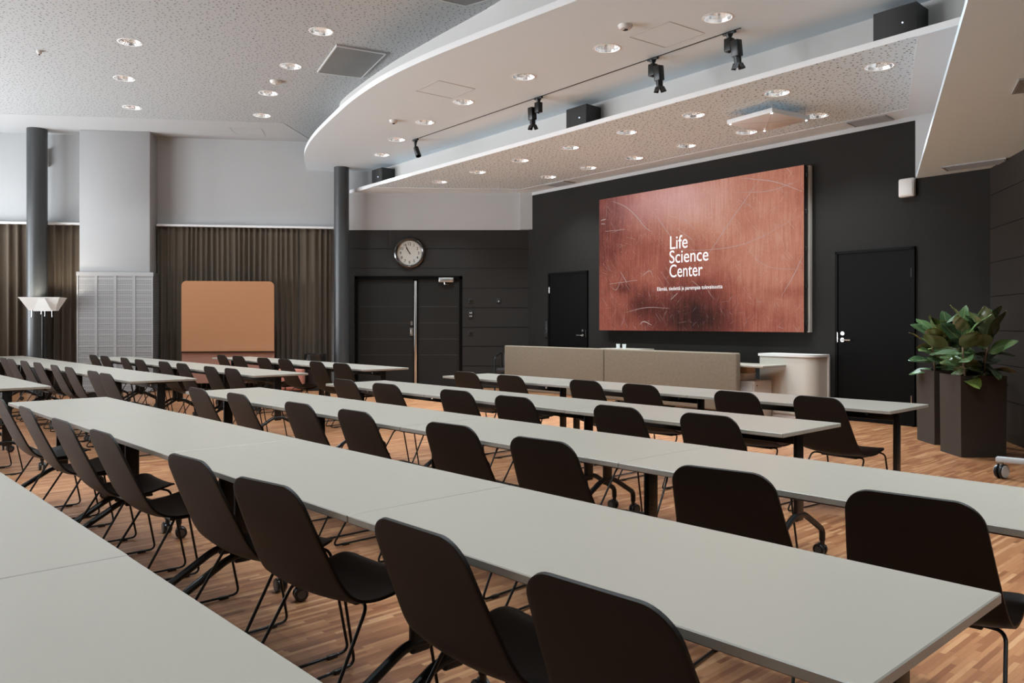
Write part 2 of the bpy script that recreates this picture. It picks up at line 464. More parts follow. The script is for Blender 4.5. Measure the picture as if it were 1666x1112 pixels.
def right(x, y=0.0): return on(RW_O, RIGHT_R, x, y)
H_MAIN, H_CAN, H_STAGE, H_SOF = 4.85, 4.28, 3.85, 3.07

# floor
fp = [(-12, -4.5), (4.5, -4.5), (7, 9.6), (6.5, 17.5), (-12, 17.5)]
tag(MB().prism(fp, -0.1, 0.0).build('floor', 'parquet', smooth=0), 'brown short-stave parquet floor under the table rows', 'floor', kind='structure')

# downlight positions (x, y, ceiling height)
main_dl = [(-4.85, 10.19), (-5.65, 11.70), (-6.28, 13.27), (-2.33, 9.81), (-3.07, 11.14), (-3.78, 12.45), (-4.29, 13.78)]
main_added = [(-4.05, 8.70), (-3.25, 7.20), (-2.45, 5.70), (-1.60, 8.45), (-1.0, 7.0), (-0.3, 5.5), (-7.3, 10.6), (-6.5, 9.1), (-5.7, 7.6), (-4.9, 6.1), (-1.6, 4.2), (0.5, 4.0), (-0.8, 2.7), (-4.1, 4.6), (1.5, 4.4), (1.3, 2.9), (-2.1, 3.2), (-1.9, 1.3)]  # out of view: grid carried on, more lamps added to light the near seating
can_dl = [(1.04, 8.75), (2.02, 7.87), (0.14, 9.76), (-0.66, 10.87), (-1.30, 11.97), (-1.88, 13.09), (-2.32, 14.28)]
stage_dl = [(3.67, 8.02), (2.95, 8.94), (3.77, 9.92), (2.24, 9.89), (3.15, 10.78), (1.54, 10.78), (2.52, 11.60), (0.84, 11.72), (1.90, 12.46), (0.13, 12.65), (1.26, 13.25), (-0.58, 13.63), (0.64, 14.08), (-1.31, 14.57)]
HOLE = 0.137

# main ceiling with its recess edge along the canopy
lip = [(-4.04, 15.85), (-3.84, 14.75), (-3.60, 13.94), (-3.34, 13.26), (-3.01, 12.5), (-2.65, 11.8), (-2.32, 11.1), (-1.87, 10.31), (-1.50, 9.75), (-0.89, 8.99), (-0.27, 8.37), (0.576, 7.45), (1.3, 6.78), (2.1, 6.1), (3.2, 5.3)]
recess = [(-3.1, 16.0), (-3.05, 14.6), (-2.86, 13.3), (-2.60, 12.6), (-1.75, 11.15), (-0.99, 10.06), (-0.30, 9.13), (-0.05, 8.76), (0.75, 7.75), (1.5, 7.0), (2.4, 6.3), (3.5, 5.5)]
main_poly = [(-12, -4.5), (4.5, -4.5), (4.5, 5.0)] + recess[::-1] + [(-3.1, 16.4), (-12, 16.4)]
vs, fs = cut_plane(main_poly, [(x, y, HOLE) for x, y in main_dl + main_added], H_MAIN)
# the perforated boards stop 1.5 m short of the curtain wall: split by material
mb = MB()
def in_plain(p):
    q = Vector((p[0], p[1])) - BACK_O
    return q.dot(Vector((-sin(BACK_R), cos(BACK_R)))) > -1.45
mb.add(vs, fs)
o = mb.build('ceiling', ['perforated_main'], smooth=0)
tag(o, 'high grey-white ceiling of perforated acoustic boards over the seating', 'ceiling', kind='structure')
q0, q1 = back(-2.6, -1.45), back(5.35, -1.45); q2, q3 = back(5.8, 0.3), back(-2.6, 0.3)
tag(MB().prism([(p.x, p.y) for p in (q0, q1, q2, q3)], H_MAIN - 0.004, H_MAIN + 0.02).build('ceiling_border', 'white_paint', smooth=0),
    'plain unperforated ceiling strip along the curtain wall', 'ceiling', kind='structure')
# recessed face from canopy up to the main ceiling
rows = [[(x, y, z) for x, y in [tuple(p.xy) for p in catmull([(a, b, 0) for a, b in recess], 60)]] for z in (H_CAN + 0.02, H_MAIN + 0.01)]
tag(MB().grid(rows).build('trim_recess', 'fascia_white'), 'curved white fascia between high ceiling and lower canopy', 'ceiling trim', kind='structure')

# canopy: smooth slab with curved edge
lipc = [p.xy for p in catmull([(a, b, 0) for a, b in lip], 120)]
for _ in range(60): lipc = [lipc[0]] + [(lipc[i - 1] + lipc[i] * 2 + lipc[i + 1]) / 4 for i in range(1, len(lipc) - 1)] + [lipc[-1]]
lipc = [tuple(p) for p in lipc]
SD, SN = Vector((cos(STAGE_R), sin(STAGE_R))), Vector((-sin(STAGE_R), cos(STAGE_R)))
def stage_line(off, s): return SN * off + SD * s          # line parallel to the stage wall
ra, rb = stage_line(7.66, -12.49), stage_line(7.66, 0.2)
rc = stage_line(7.66, -14.8)
# end of the recess line on the door wall
def at_y(off, y):
    s = (y - SN.y * off) / SD.y; return SN * off + SD * s
cA = at_y(7.66, DOORY); cB = at_y(7.66, 4.6)
can_poly = lipc + [(cB.x, cB.y), (cA.x, cA.y)]
vs, fs = cut_plane(can_poly, [(x, y, HOLE) for x, y in can_dl], H_CAN)
mb = MB().add(vs, fs, 0)
mb.grid([[(x, y, z) for x, y in lipc] for z in (H_CAN, H_CAN + 0.07)], 1)
tag(mb.build('ceiling_canopy', ['canopy_white', 'white_lip'], smooth=30), 'smooth white canopy ceiling with a curved lip, carrying the spotlight track', 'ceiling', kind='structure')
lip_in = [tuple((Vector(p) + Vector((0.55, 0.5)) * 1.0)) for p in lipc]
tag(MB().grid([[(x, y, H_CAN + 0.07) for x, y in lipc], [(x, y, H_CAN + 0.07) for x, y in lip_in]]).build('trim_ledge', 'white_paint', smooth=0),
    'upper ledge of the curved canopy lip', 'ceiling trim', kind='structure')

# stage ceiling: perforated slab, lip, recess face behind the shelf
sA, sB = at_y(7.27, DOORY), stage_line(7.27, -2.42)
sof_d = Vector((-0.416, -0.909)); sof_o = Vector((5.04, 9.90)); sof_n = Vector((0.909, -0.416))
def line_x(p, d, q, e):
    det = d.x * (-e.y) + e.x * d.y
    r = q - p; t = (r.x * (-e.y) + e.x * r.y) / det
    return p + d * t
f_o = sof_o + sof_n * 0.22
sB = line_x(stage_line(7.27, 0), SD, f_o, sof_d)
wallR = line_x(STAGE_O, SD, f_o, sof_d)
wallL = at_y(SN.dot(STAGE_O), DOORY)
stage_poly = [tuple(sA), tuple(sB), tuple(wallR), tuple(wallL)]
vs, fs = cut_plane(stage_poly, [(x, y, HOLE) for x, y in stage_dl], H_STAGE)
mb = MB().add(vs, fs, 0)
mb.add([(sA.x, sA.y, H_STAGE), (sB.x, sB.y, H_STAGE), (sB.x, sB.y, H_STAGE + 0.06), (sA.x, sA.y, H_STAGE + 0.06)], [[0, 1, 2, 3]], 1)
tag(mb.build('ceiling_stage', ['perforated_stage', 'white_lip'], smooth=0), 'lower perforated ceiling over the stage with a straight white lip', 'ceiling', kind='structure')
kA, kB = cA, line_x(stage_line(7.66, 0), SD, f_o, sof_d)
mb = MB()
mb.prism([tuple(sA + SN * 0.006), tuple(sB + SN * 0.006), tuple(kB), tuple(kA)], H_STAGE + 0.056, H_STAGE + 0.062)
tag(mb.build('trim_shelf', 'white_paint', smooth=0), 'narrow white loudspeaker shelf on top of the stage ceiling edge', 'shelf', kind='structure')
tag(MB().add([(kA.x, kA.y, H_STAGE + 0.05), (kB.x, kB.y, H_STAGE + 0.05), (kB.x, kB.y, H_CAN + 0.01), (kA.x, kA.y, H_CAN + 0.01)], [[0, 1, 2, 3]]).build('trim_shelf_back', 'fascia_white', smooth=0),
    'upright white face behind the loudspeaker shelf', 'ceiling trim', kind='structure')
# plain borders of the stage ceiling (unperforated) : strips just under the boards
def strip(a, b, c, d, z0, z1, name, label, m='ceiling_plain'):
    return tag(MB().prism([tuple(a), tuple(b), tuple(c), tuple(d)], z0, z1).build(name, m, smooth=0), label, 'ceiling trim', kind='structure')
wl, wr = at_y(SN.dot(STAGE_O) - 0.0, DOORY), wallR
strip(wl, wr, wr - SN * 0.42, wl - SN * 0.42, H_STAGE - 0.003, H_STAGE + 0.001, 'trim_border', 'plain ceiling border along the top of the stage wall')
strip(sA + SN * 0.004, at_y(SN.dot(STAGE_O), DOORY), at_y(SN.dot(STAGE_O), DOORY) + Vector((0.33, -0.42)), sA + Vector((0.55, -0.70)) + SN * 0.004, H_STAGE - 0.0045, H_STAGE + 0.001, 'trim_border_left', 'plain ceiling border above the clock wall')
e0 = wallR; e1 = sB
strip(e0, e1, e1 - SD * 0.42, e0 - SD * 0.42, H_STAGE - 0.006, H_STAGE + 0.001, 'trim_border_right', 'plain ceiling border beside the low soffit')

# right soffit
rA = right(0.0); rB = right(8.0)
sq0 = sof_o + sof_d * -0.12; sq1 = sof_o + sof_d * 9.0
sof_poly = [tuple(stage(0.01, -0.005)), tuple(sof_o + sof_d * 9.5), tuple(right(9.5)), tuple(right(0.0))]
soffit_added = [(3.30, 4.60), (2.90, 3.20), (2.50, 1.90)]  # out-of-view lamps added to brighten the right floor and the soffit above
vs, fs = cut_plane(sof_poly, [(x, y, HOLE) for x, y in soffit_added], H_SOF)
mb = MB().add(vs, fs)
mb.grid([[(*p, z) for p in (sof_poly[0], sof_poly[1])] for z in (H_SOF, H_SOF + 0.05)])
tag(mb.build('ceiling_soffit', 'soffit_white', smooth=0), 'low white soffit at the right above the planters', 'ceiling', kind='structure')
g0, g1 = f_o + sof_d * -0.35, f_o + sof_d * 9.5
tag(MB().add([(g0.x, g0.y, H_SOF + 0.04), (g1.x, g1.y, H_SOF + 0.04), (g1.x, g1.y, H_MAIN), (g0.x, g0.y, H_MAIN)], [[0, 1, 2, 3]]).build('trim_soffit_face', 'white_paint', smooth=0),
    'upright white face above the low right soffit', 'ceiling trim', kind='structure')

# ------------------------------------------------------------------ walls
# stage wall
mb = MB().b2((-8.0, 0.0, 0.0), (0.0, 0.12, 3.79)).b2((0.0, 0.0, 0.0), (1.0, 0.12, H_SOF))
tag(mb.build('wall_stage', 'dark_wall', loc=(*STAGE_O, 0), rz=STAGE_R, smooth=0), 'dark charcoal stage wall behind the big screen', 'wall', kind='structure')
mb = MB().b2((-8.0, -0.012, 3.79), (0.0, 0.12, H_MAIN)).b2((0.0, -0.012, H_SOF), (1.2, 0.12, H_MAIN))
tag(mb.build('wall_stage_upper', 'white_paint', loc=(*STAGE_O, 0), rz=STAGE_R, smooth=0), 'white band of wall above the dark stage wall', 'wall', kind='structure')
# right wall: horizontal brown boards
mb = MB().b2((0, 0.012, 0), (15, 0.12, 3.4), 1)
z = 0.0
edges = [0.045, 0.434, 0.822, 1.198, 1.587, 1.975, 2.364, 2.752, 3.12]
for a, b in zip(edges[:-1], edges[1:]):
    for x0 in range(0, 15, 3): mb.b2((x0 + 0.002, 0.0, a + 0.004), (x0 + 2.998, 0.02, b - 0.004))
tag(mb.build('wall_right', ['brown_panel', 'seam'], loc=(*RW_O, 0), rz=RIGHT_R, smooth=0), 'dark brown board wall behind the planters at the right', 'wall', kind='structure')
tag(MB().b2((0, -0.014, 0), (15, 0.002, 0.075)).build('baseboard_right', 'dark_panel', loc=(*RW_O, 0), rz=RIGHT_R, smooth=0), 'dark baseboard along the right brown wall', 'baseboard', kind='structure')
# clock wall: dark boards with the double door opening
mb = MB().b2((-3.45, 0.012, 2.21), (0.36, 0.14, 3.122), 1).b2((-3.45, 0.012, 0), (-3.12, 0.14, 2.21), 1).b2((-0.98, 0.012, 0), (0.36, 0.14, 2.21), 1)
zs = [0.0, 0.434, 0.822, 1.198, 1.587, 1.975, 2.364, 2.752, 3.122]
for a, b in zip(zs[:-1], zs[1:]):
    segs = [(-3.45, -3.115), (-0.985, 0.36)] if b < 2.3 else [(-3.45, -2.454), (-2.450, 0.36)]
    if a < 2.21 < b: segs = []
    for x0, x1 in segs: mb.b2((x0, 0.0, a + 0.007), (x1, 0.02, b - 0.007))
mb.b2((-3.45, 0, 1.979), (-3.115, 0.02, 2.361)).b2((-0.985, 0, 1.979), (0.36, 0.02, 2.361)).b2((-3.116, 0, 2.215), (-0.984, 0.02, 2.361))
tag(mb.build('wall_clock', ['dark_panel', 'seam'], loc=(0, DOORY, 0), smooth=0), 'dark board wall carrying the clock and double doors', 'wall', kind='structure')
mb = MB().b2((-3.5, -0.004, 3.122), (0.40, 0.14, H_MAIN)).b2((0.16, -0.10, 3.125), (0.40, 0.0, H_STAGE + 0.02))
tag(mb.build('wall_clock_upper', 'white_paint', loc=(0, DOORY, 0), smooth=0), 'white wall above the dark clock wall', 'wall', kind='structure')
# curtain wall
mb = MB().b2((-2.6, 0, 0), (6.35, 0.12, H_MAIN + 0.05))
tag(mb.build('wall_back', 'white_paint', loc=(*BACK_O, 0), rz=BACK_R, smooth=0), 'plain white wall above and behind the brown curtains', 'wall', kind='structure')
mb = MB().b2((-2.4, -0.17, 3.125), (1.55, -0.02, 3.165)).b2((2.83, -0.17, 3.125), (6.12, -0.02, 3.165))
tag(mb.build('trim_1', 'white_lip', loc=(*BACK_O, 0), rz=BACK_R, smooth=0), 'white curtain rail pelmet below the upper wall', 'curtain rail', kind='structure')
# window wall on the left (beyond the frame) and rear wall
mb = MB(); xl = -11.6
wins = [(1.6, 4.4), (5.0, 7.8), (8.4, 11.2), (11.8, 14.2)]
ZW0, ZW1 = 0.55, 3.35
ycuts = [-4.5] + [c for w_ in wins for c in w_] + [15.0]
for i in range(0, len(ycuts), 2): mb.b2((xl - 0.2, ycuts[i], 0), (xl, ycuts[i + 1], H_MAIN))
for a, b in wins: mb.b2((xl - 0.2, a, 0), (xl, b, ZW0)).b2((xl - 0.2, a, ZW1), (xl, b, H_MAIN))
tag(mb.build('wall_left', 'white_paint', smooth=0), 'white window wall left of the seating', 'wall', kind='structure')
for i, (a, b) in enumerate(wins):
    mb = MB()
    for y0, y1, z0, z1 in ((a, b, ZW0, ZW0 + 0.06), (a, b, ZW1 - 0.06, ZW1), (a, a + 0.06, ZW0, ZW1), (b - 0.06, b, ZW0, ZW1), ((a + b) / 2 - 0.03, (a + b) / 2 + 0.03, ZW0, ZW1)):
        mb.b2((xl - 0.12, y0, z0), (xl - 0.06, y1, z1))
    w_ = mb.build('window_%d' % (i + 1), 'black_metal', smooth=0)
    tag(w_, 'tall window in the left wall, number %d from the camera end' % (i + 1), 'window', kind='structure')
    MB().add([(xl - 0.09, a, ZW0), (xl - 0.09, b, ZW0), (xl - 0.09, b, ZW1), (xl - 0.09, a, ZW1)], [[0, 1, 2, 3]]).build('pane', 'pane', w_, smooth=0)
    ld = bpy.data.lights.new('daylight_portal', 'AREA'); ld.shape = 'RECTANGLE'; ld.size = b - a; ld.size_y = ZW1 - ZW0
    ld.cycles.is_portal = True
    lo = bpy.data.objects.new('daylight_portal', ld); COL.objects.link(lo)
    lo.location = (xl - 0.22, (a + b) / 2, (ZW0 + ZW1) / 2); lo.rotation_euler = (radians(90), 0, radians(-90))
# rear wall
tag(MB().b2((-11.8, -4.7, 0), (4.6, -4.5, H_MAIN)).build('wall_rear', 'dark_panel', smooth=0), 'dark board wall behind the camera', 'wall', kind='structure')

# columns
tag(MB().lathe([(0.170, 0.0), (0.170, H_MAIN)], 40).build('column', 'column_paint', loc=(-8.72, 14.74, 0)), 'dark round column beside the floor lamp', 'column', kind='structure')
tag(MB().lathe([(0.143, 0.0), (0.143, H_CAN)], 40).build('column', 'column_paint', loc=(-3.285, 15.46, 0)), 'slimmer dark round column between curtain and clock wall', 'column', kind='structure')
# white boxed pillar with a punched grille cover
mb = MB().b2((1.56, -0.45, 0), (2.80, 0.02, H_MAIN), bev=0.02)
pl = mb.build('pillar', 'pillar_white', loc=(*BACK_O, 0), rz=BACK_R); tag(pl, 'wide white boxed pillar between the two curtains', 'pillar', kind='structure')
g = thing('pillar_grille', 'white punched metal grille cladding the foot of the wide pillar', 'grille', (*back(2.20, -0.475), 0), BACK_R)
MB().b2((-0.665, -0.012, 0.02), (0.665, 0.02, 2.215)).b2((0.63, 0.0, 0.02), (0.665, 0.42, 2.215)).build('punched_sheet', 'punched_sheet', g, smooth=0)
mb = MB()
for i in range(5):
    x = -0.665 + i * 0.3325 - (0.02 if i in (1, 2, 3) else 0) * 0; wd = 0.05
    lo = max(-0.665, x - wd / 2); hi = min(0.665, x + wd / 2); mb.b2((lo, -0.022, 0.02), (hi, -0.010, 2.2))
k = 0
zz = 2.10
while zz > 0.05:
    mb.b2((-0.665, -0.018, zz - 0.009), (0.665, -0.010, zz + 0.009)); zz -= 0.1035
mb.b2((-0.672, -0.026, 2.155), (0.672, 0.03, 2.225))
mb.build('grille_frame', 'pillar_white', g, smooth=0)
tag(MB().b2((0.815, -0.05, 4.22), (0.86, -0.001, 4.55), bev=0.008).build('wall_sensor', 'plastic_white', loc=(*BACK_O, 0), rz=BACK_R), 'slim white wall sensor half hidden by the dark column', 'sensor')

# ------------------------------------------------------------------ doors
d = thing('door_1', 'dark double door with pale painted lines of lit grooves below the clock', 'door', (-2.05, DOORY, 0), 0, kind='structure')
MB().b2((-1.06, -0.006, 0), (-1.0, 0.13, 2.21)).b2((1.01, -0.006, 0), (1.07, 0.13, 2.21)).b2((-1.06, -0.006, 2.15), (1.07, 0.13, 2.21)).b2((-1.06, 0.105, 0), (1.07, 0.135, 2.21)).build('door_frame', 'door_black', d, smooth=0)
for nm, x0, x1 in (('door_leaf', -1.0, 0.095), ('door_leaf', 0.19, 1.01)):
    mb = MB().b2((x0, 0.05, 0.01), (x1, 0.10, 2.15), 0)
    for zz in (0.652, 0.968, 1.2835, 1.611): mb.b2((x0 + 0.03, 0.046, zz - 0.004), (x1 - 0.03, 0.052, zz + 0.004), 1)  # pale strips paint the light caught in the leaf grooves
    lf = mb.build(nm, ['door_dark', 'groove_light'], d, smooth=0)
    if x0 < 0:
        MB().b2((0.03, 0.03, 1.03), (0.095, 0.05, 1.19)).box((0.062, 0.0, 1.11), (0.02, 0.05, 0.10), bev=0.006).build('lock_case', 'steel', lf, smooth=0)
        MB().b2((0.045, 0.03, 1.24), (0.085, 0.05, 1.32)).build('keypad', 'steel', lf, smooth=0)
MB().b2((0.120, 0.0, 0.01), (0.170, 0.055, 2.12), bev=0.006).build('center_strip', 'steel', d)
cl = MB().b2((0.606, -0.05, 2.09), (0.897, 0.0, 2.18), bev=0.01).build('door_closer', 'steel', d)
MB().tube([(0.72, -0.03, 2.09), (0.72, -0.03, 2.05), (0.80, 0.03, 2.05)], 0.012).build('closer_arm', 'steel', cl)

def black_door(name, label, x0, x1, hinge_left):
    xm = (x0 + x1) / 2; w_ = x1 - x0
    p_ = stage(xm); d = thing(name, label, 'door', (*p_, 0), STAGE_R, kind='structure')
    a, b = -w_ / 2, w_ / 2
    MB().b2((a, -0.035, 0), (a + 0.035, 0.03, 2.235)).b2((b - 0.035, -0.035, 0), (b, 0.03, 2.235)).b2((a, -0.035, 2.20), (b, 0.03, 2.235)).build('door_frame', 'door_black', d, smooth=0)
    lf = MB().b2((a + 0.04, -0.022, 0.008), (b - 0.04, 0.02, 2.195)).build('door_leaf', 'door_black', d, smooth=0)
    s_ = 1 if hinge_left else -1        # side of the handle
    hx = s_ * (w_ / 2 - 0.11)
    MB().lathe([(0.026, -0.02), (0.026, 0.01)], 16, (hx, -0.03, 1.145), Matrix.Rotation(radians(90), 4, 'X')).build('lock_cylinder', 'chrome', lf)
    mb = MB().lathe([(0.028, -0.004), (0.028, 0.012)], 16, (hx, -0.03, 1.06), Matrix.Rotation(radians(90), 4, 'X'))
    mb.tube(fillet([(hx, -0.03, 1.06), (hx, -0.075, 1.06), (hx - s_ * 0.13, -0.075, 1.06)], 0.02), 0.0105)
    mb.build('door_handle', 'chrome', lf)
    for zz in (0.33, 1.91): MB().tube([(-s_ * (w_ / 2 - 0.038), -0.032, zz - 0.055), (-s_ * (w_ / 2 - 0.038), -0.032, zz + 0.055)], 0.009).build('hinge', 'chrome', lf)
    MB().b2((s_ * (w_ / 2 - 0.037) - 0.004, -0.037, 1.03), (s_ * (w_ / 2 - 0.037) + 0.004, -0.02, 1.16)).build('strike_plate', 'chrome', d, smooth=0)
    return d
black_door('door_2', 'black single door left of the big screen', -6.92, -5.84, True)
black_door('door_3', 'black single door right of the big screen, by the planters', -1.05, 0.0, False)

# ------------------------------------------------------------------ big screen
SCW, SCH, SCZ = 3.967, 2.285, 1.158
pc = stage(-3.4135, -0.16)
scr = thing('led_screen', 'huge lit screen with worn copper picture and white lettering', 'screen', (*pc, 0), STAGE_R)
mb = MB().b2((-SCW / 2, 0.001, SCZ), (SCW / 2, 0.07, SCZ + SCH))
mb.build('screen_body', 'black_plastic', scr, smooth=0)
mb = MB().b2((-SCW / 2 + 0.05, 0.07, SCZ + 0.01), (SCW / 2 + 0.0, 0.16, SCZ + SCH - 0.01))
for i in range(5): mb.box((SCW / 2 + 0.0, 0.05, SCZ + 0.12 + i * (SCH - 0.25) / 4), (0.05, 0.04, 0.07), 0, 0.01)
mb.build('mounting_frame', 'black_plastic', scr, smooth=0)
MB().b2((SCW / 2 - 0.02, 0.10, SCZ), (SCW / 2 + 0.03, 0.155, SCZ + SCH)).build('side_rail', 'cream', scr, smooth=0)
rnd = random.Random(5)
mb = MB().add([(0, 0, 0), (SCW, 0, 0), (SCW, 0, SCH), (0, 0, SCH)], [[0, 1, 2, 3]], 0)
def scratch(pts, w_):
    pts = [Vector(p) for p in catmull([(a, b, 0) for a, b in pts], 14)] if len(pts) > 2 else [Vector((a, b, 0)) for a, b in pts]
    k = len(pts); L = []; R = []
    for i, p in enumerate(pts):
        t = (pts[min(i + 1, k - 1)] - pts[max(i - 1, 0)]).normalized(); n_ = Vector((-t.y, t.x, 0))
        ww = w_ * (0.25 + 0.75 * sin(pi * i / (k - 1))) if k > 2 else w_
        L.append((p + n_ * ww).to_tuple()); R.append((p - n_ * ww).to_tuple())
    rows = [[(x, -0.0008, z) for x, z, _ in L], [(x, -0.0008, z) for x, z, _ in R]]
    mb.grid(rows, 1)
big = [([(0.33, 2.22), (0.62, 2.1), (0.85, 1.93), (1.08, 1.70), (1.22, 1.62)], 0.007), ([(2.25, 1.05), (2.75, 1.62), (3.28, 2.2)], 0.005), ([(1.7, 1.95), (2.0, 1.66), (2.12, 1.55)], 0.004),
       ([(1.35, 1.83), (1.62, 1.50)], 0.004), ([(2.9, 2.26), (3.5, 2.12), (3.95, 1.92)], 0.005), ([(3.62, 0.50), (3.82, 0.80), (3.95, 1.05)], 0.005), ([(1.8, 1.28), (2.4, 1.24), (3.1, 1.30), (3.95, 1.62)], 0.0035),
       ([(0.6, 0.30), (1.1, 0.38), (1.6, 0.36)], 0.004), ([(0.95, 0.10), (1.05, 0.15), (1.22, 0.09)], 0.008), ([(0.30, 0.75), (0.42, 0.70), (0.56, 0.92)], 0.004), ([(0.05, 1.92), (0.16, 1.93)], 0.007), ([(0.05, 1.86), (0.14, 1.85)], 0.006),
       ([(2.85, 2.05), (3.4, 2.0), (3.9, 2.08)], 0.003), ([(3.0, 1.3), (3.35, 0.95), (3.95, 0.85)], 0.0025), ([(1.75, 1.62), (2.05, 1.42)], 0.004), ([(0.15, 1.72), (0.62, 1.71)], 0.003), ([(0.25, 0.80), (0.9, 0.84)], 0.003),
       ([(0.5, 1.02), (0.62, 0.86), (0.66, 0.80)], 0.006), ([(1.0, 0.9), (1.18, 0.98), (1.25, 0.86)], 0.005), ([(1.62, 0.5), (1.76, 0.6)], 0.005), ([(2.05, 0.78), (2.22, 0.66)], 0.003)]
for p_, w_ in big: scratch(p_, w_)
for i in range(130):
    x, z = rnd.uniform(0.05, SCW - 0.3), rnd.uniform(0.05, SCH - 0.15)
    if 1.25 < x < 2.7 and 0.55 < z < 1.6: continue
    a = rnd.choice([0.9, -0.7, 1.3, 0.15, -1.1]) + rnd.gauss(0, 0.25); L_ = rnd.uniform(0.04, 0.26) * (1.5 if z > 1.4 else 0.7)
    x2, z2 = min(max(x + cos(a) * L_, 0.02), SCW - 0.02), min(max(z + sin(a) * L_, 0.02), SCH - 0.02)
    scratch([(x, z), ((x + x2) / 2 + rnd.gauss(0, 0.004), (z + z2) / 2), (x2, z2)], rnd.uniform(0.0008, 0.0019))
disp = mb.build('display', ['display_picture', 'display_scratch'], scr, (-SCW / 2, 0, SCZ), smooth=0)
def lettering(body, name, x0, z0, width, cap, parent, y=-0.003, m='display_text', squeeze=None, center=False, thick=0.0):
    cu = bpy.data.curves.new('lettering', 'FONT'); cu.body = body; cu.size = 1.0; cu.resolution_u = 6
    cu.offset = thick
    to = bpy.data.objects.new('lettering', cu); COL.objects.link(to)
    bpy.context.view_layer.update()
    me = bpy.data.meshes.new_from_object(to.evaluated_get(bpy.context.evaluated_depsgraph_get()))
    bpy.data.objects.remove(to); bpy.data.curves.remove(cu)
    xs = [q.co.x for q in me.vertices]
    wx = max(xs) - min(xs); sz = cap / 0.729
    sx = width / wx if width else sz
    for q in me.vertices:
        px, py = (q.co.x - min(xs)) * sx, q.co.y * sz
        if center: px -= wx * sx / 2
        q.co = Vector((px, 0, py))
    me.materials.clear(); me.materials.append(M[m])
    o = bpy.data.objects.new(name, me); COL.objects.link(o); o.parent = parent; o.location = (x0, y, z0)
    return o
def sx_(t): return 3.4135 - t
lettering('Life', 'title_text', sx_(3.79), 2.462, 0.355, 0.218, scr, thick=0.004)
lettering('Science', 'title_text', sx_(3.80), 2.238, 0.765, 0.212, scr, thick=0.004)
lettering('Center', 'title_text', sx_(3.80), 2.013, 0.655, 0.212, scr, thick=0.004)
lettering('Elämää, tiedettä ja parempaa tulevaisuutta', 'tagline_text', sx_(4.06), 1.806, 1.285, 0.062, scr, thick=0.006)

# white box loudspeaker and switch panel on the stage wall
q = stage(-0.09, -0.035)
wsp = thing('wall_speaker', 'small rounded white speaker high on the wall by the right door', 'speaker', (*q, 2.965), STAGE_R)
MB().box((0, 0, 0), (0.20, 0.07, 0.235), 0, 0.025).build('speaker_case', 'plastic_white', wsp)
MB().box((0, -0.036, 0), (0.16, 0.008, 0.195), 0, 0.003).build('speaker_front', 'plastic_white', wsp)
q = stage(-6.995, -0.012)
sw = thing('switch_panel', 'narrow black panel of three switches beside the left black door', 'switch', (*q, 1.17), STAGE_R)
MB().box((0, 0, 0), (0.085, 0.024, 0.31), 0, 0.005).build('panel_plate', 'black_plastic', sw)
for k in range(3): MB().lathe([(0.014, -0.004), (0.014, 0.006)], 14, (0, -0.014, -0.07 + k * 0.075), Matrix.Rotation(radians(90), 4, 'X')).build('button', 'castor_hub', sw)

# clock-wall switches
for nm, lab, x, z, h, nb in (('light_switch', 'upper plain black wall plate right of the double door', -0.813, 1.72, 0.085, 0), ('light_switch', 'black wall plate with four pale buttons right of the double door', -0.813, 1.453, 0.15, 4),
                             ('light_switch', 'lowest black wall plate right of the double door', -0.813, 1.089, 0.085, 0), ('light_switch', 'black wall plate with one pale dot farthest from the double door', -0.267, 1.72, 0.085, 1)):
    s_ = thing(nm, lab, 'switch', (x, DOORY - 0.010, z), 0, 'black wall plates beside the double door')
    MB().box((0, 0, 0), (0.085, 0.02, h), 0, 0.004).build('plate', 'black_plastic', s_)
    if nb == 0: MB().box((0, -0.012, 0), (0.055, 0.008, 0.055), 0, 0.002).build('rocker', 'black_metal', s_)
    if nb == 1: MB().box((0.003, -0.012, -0.008), (0.026, 0.006, 0.026), 0, 0.003).build('button', 'plastic_white', s_)
    if nb == 4:
        for a in (-0.014, 0.014):
            for b in (-0.032, 0.030): MB().box((a, -0.012, b), (0.018, 0.006, 0.018), 0, 0.002).build('button', 'plastic_white', s_)

# clock
ck = thing('wall_clock', 'round dark-rimmed clock with cream dial above the double door', 'clock', (-2.02, DOORY - 0.012, 2.667))
RX = Matrix.Rotation(radians(90), 4, 'X')
MB().lathe([(0.238, 0.0), (0.305, 0.0), (0.312, 0.025), (0.300, 0.055), (0.272, 0.068), (0.250, 0.058), (0.240, 0.034), (0.238, 0.0)], 56, (0, 0.01, 0), RX, caps=False).build('rim', 'clock_rim', ck)
MB().lathe([(0.243, 0.004), (0.243, 0.022)], 48, (0, 0.01, 0), RX).build('dial', 'clock_face', ck)
for k in range(1, 13):
    a = radians(90 - 30 * k); lettering(str(k), 'numeral', 0.178 * cos(a), 0.178 * sin(a) - 0.028, None, 0.057, ck, -0.0135, 'clock_ink', center=True, thick=0.012)
mb = MB()
for k in range(60):
    a = radians(6 * k); r0 = 0.216 if k % 5 == 0 else 0.222
    mb.box((0.5 * (r0 + 0.230) * cos(a), -0.0135, 0.5 * (r0 + 0.230) * sin(a)), (0.230 - r0, 0.001, 0.004 if k % 5 == 0 else 0.002), M4=Matrix.Rotation(-a, 4, 'Y'))
mb.build('minute_track', 'clock_ink', ck, smooth=0)
def hand(nm, ang, L, w_):
    a = radians(90 - ang); MB().box((cos(a) * (L / 2 - 0.02), -0.017, sin(a) * (L / 2 - 0.02)), (L + 0.02, 0.003, w_), M4=Matrix.Rotation(-a, 4, 'Y')).build(nm, 'clock_ink', ck, smooth=0)
hand('hour_hand', 327, 0.135, 0.016); hand('minute_hand', 333, 0.20, 0.010)
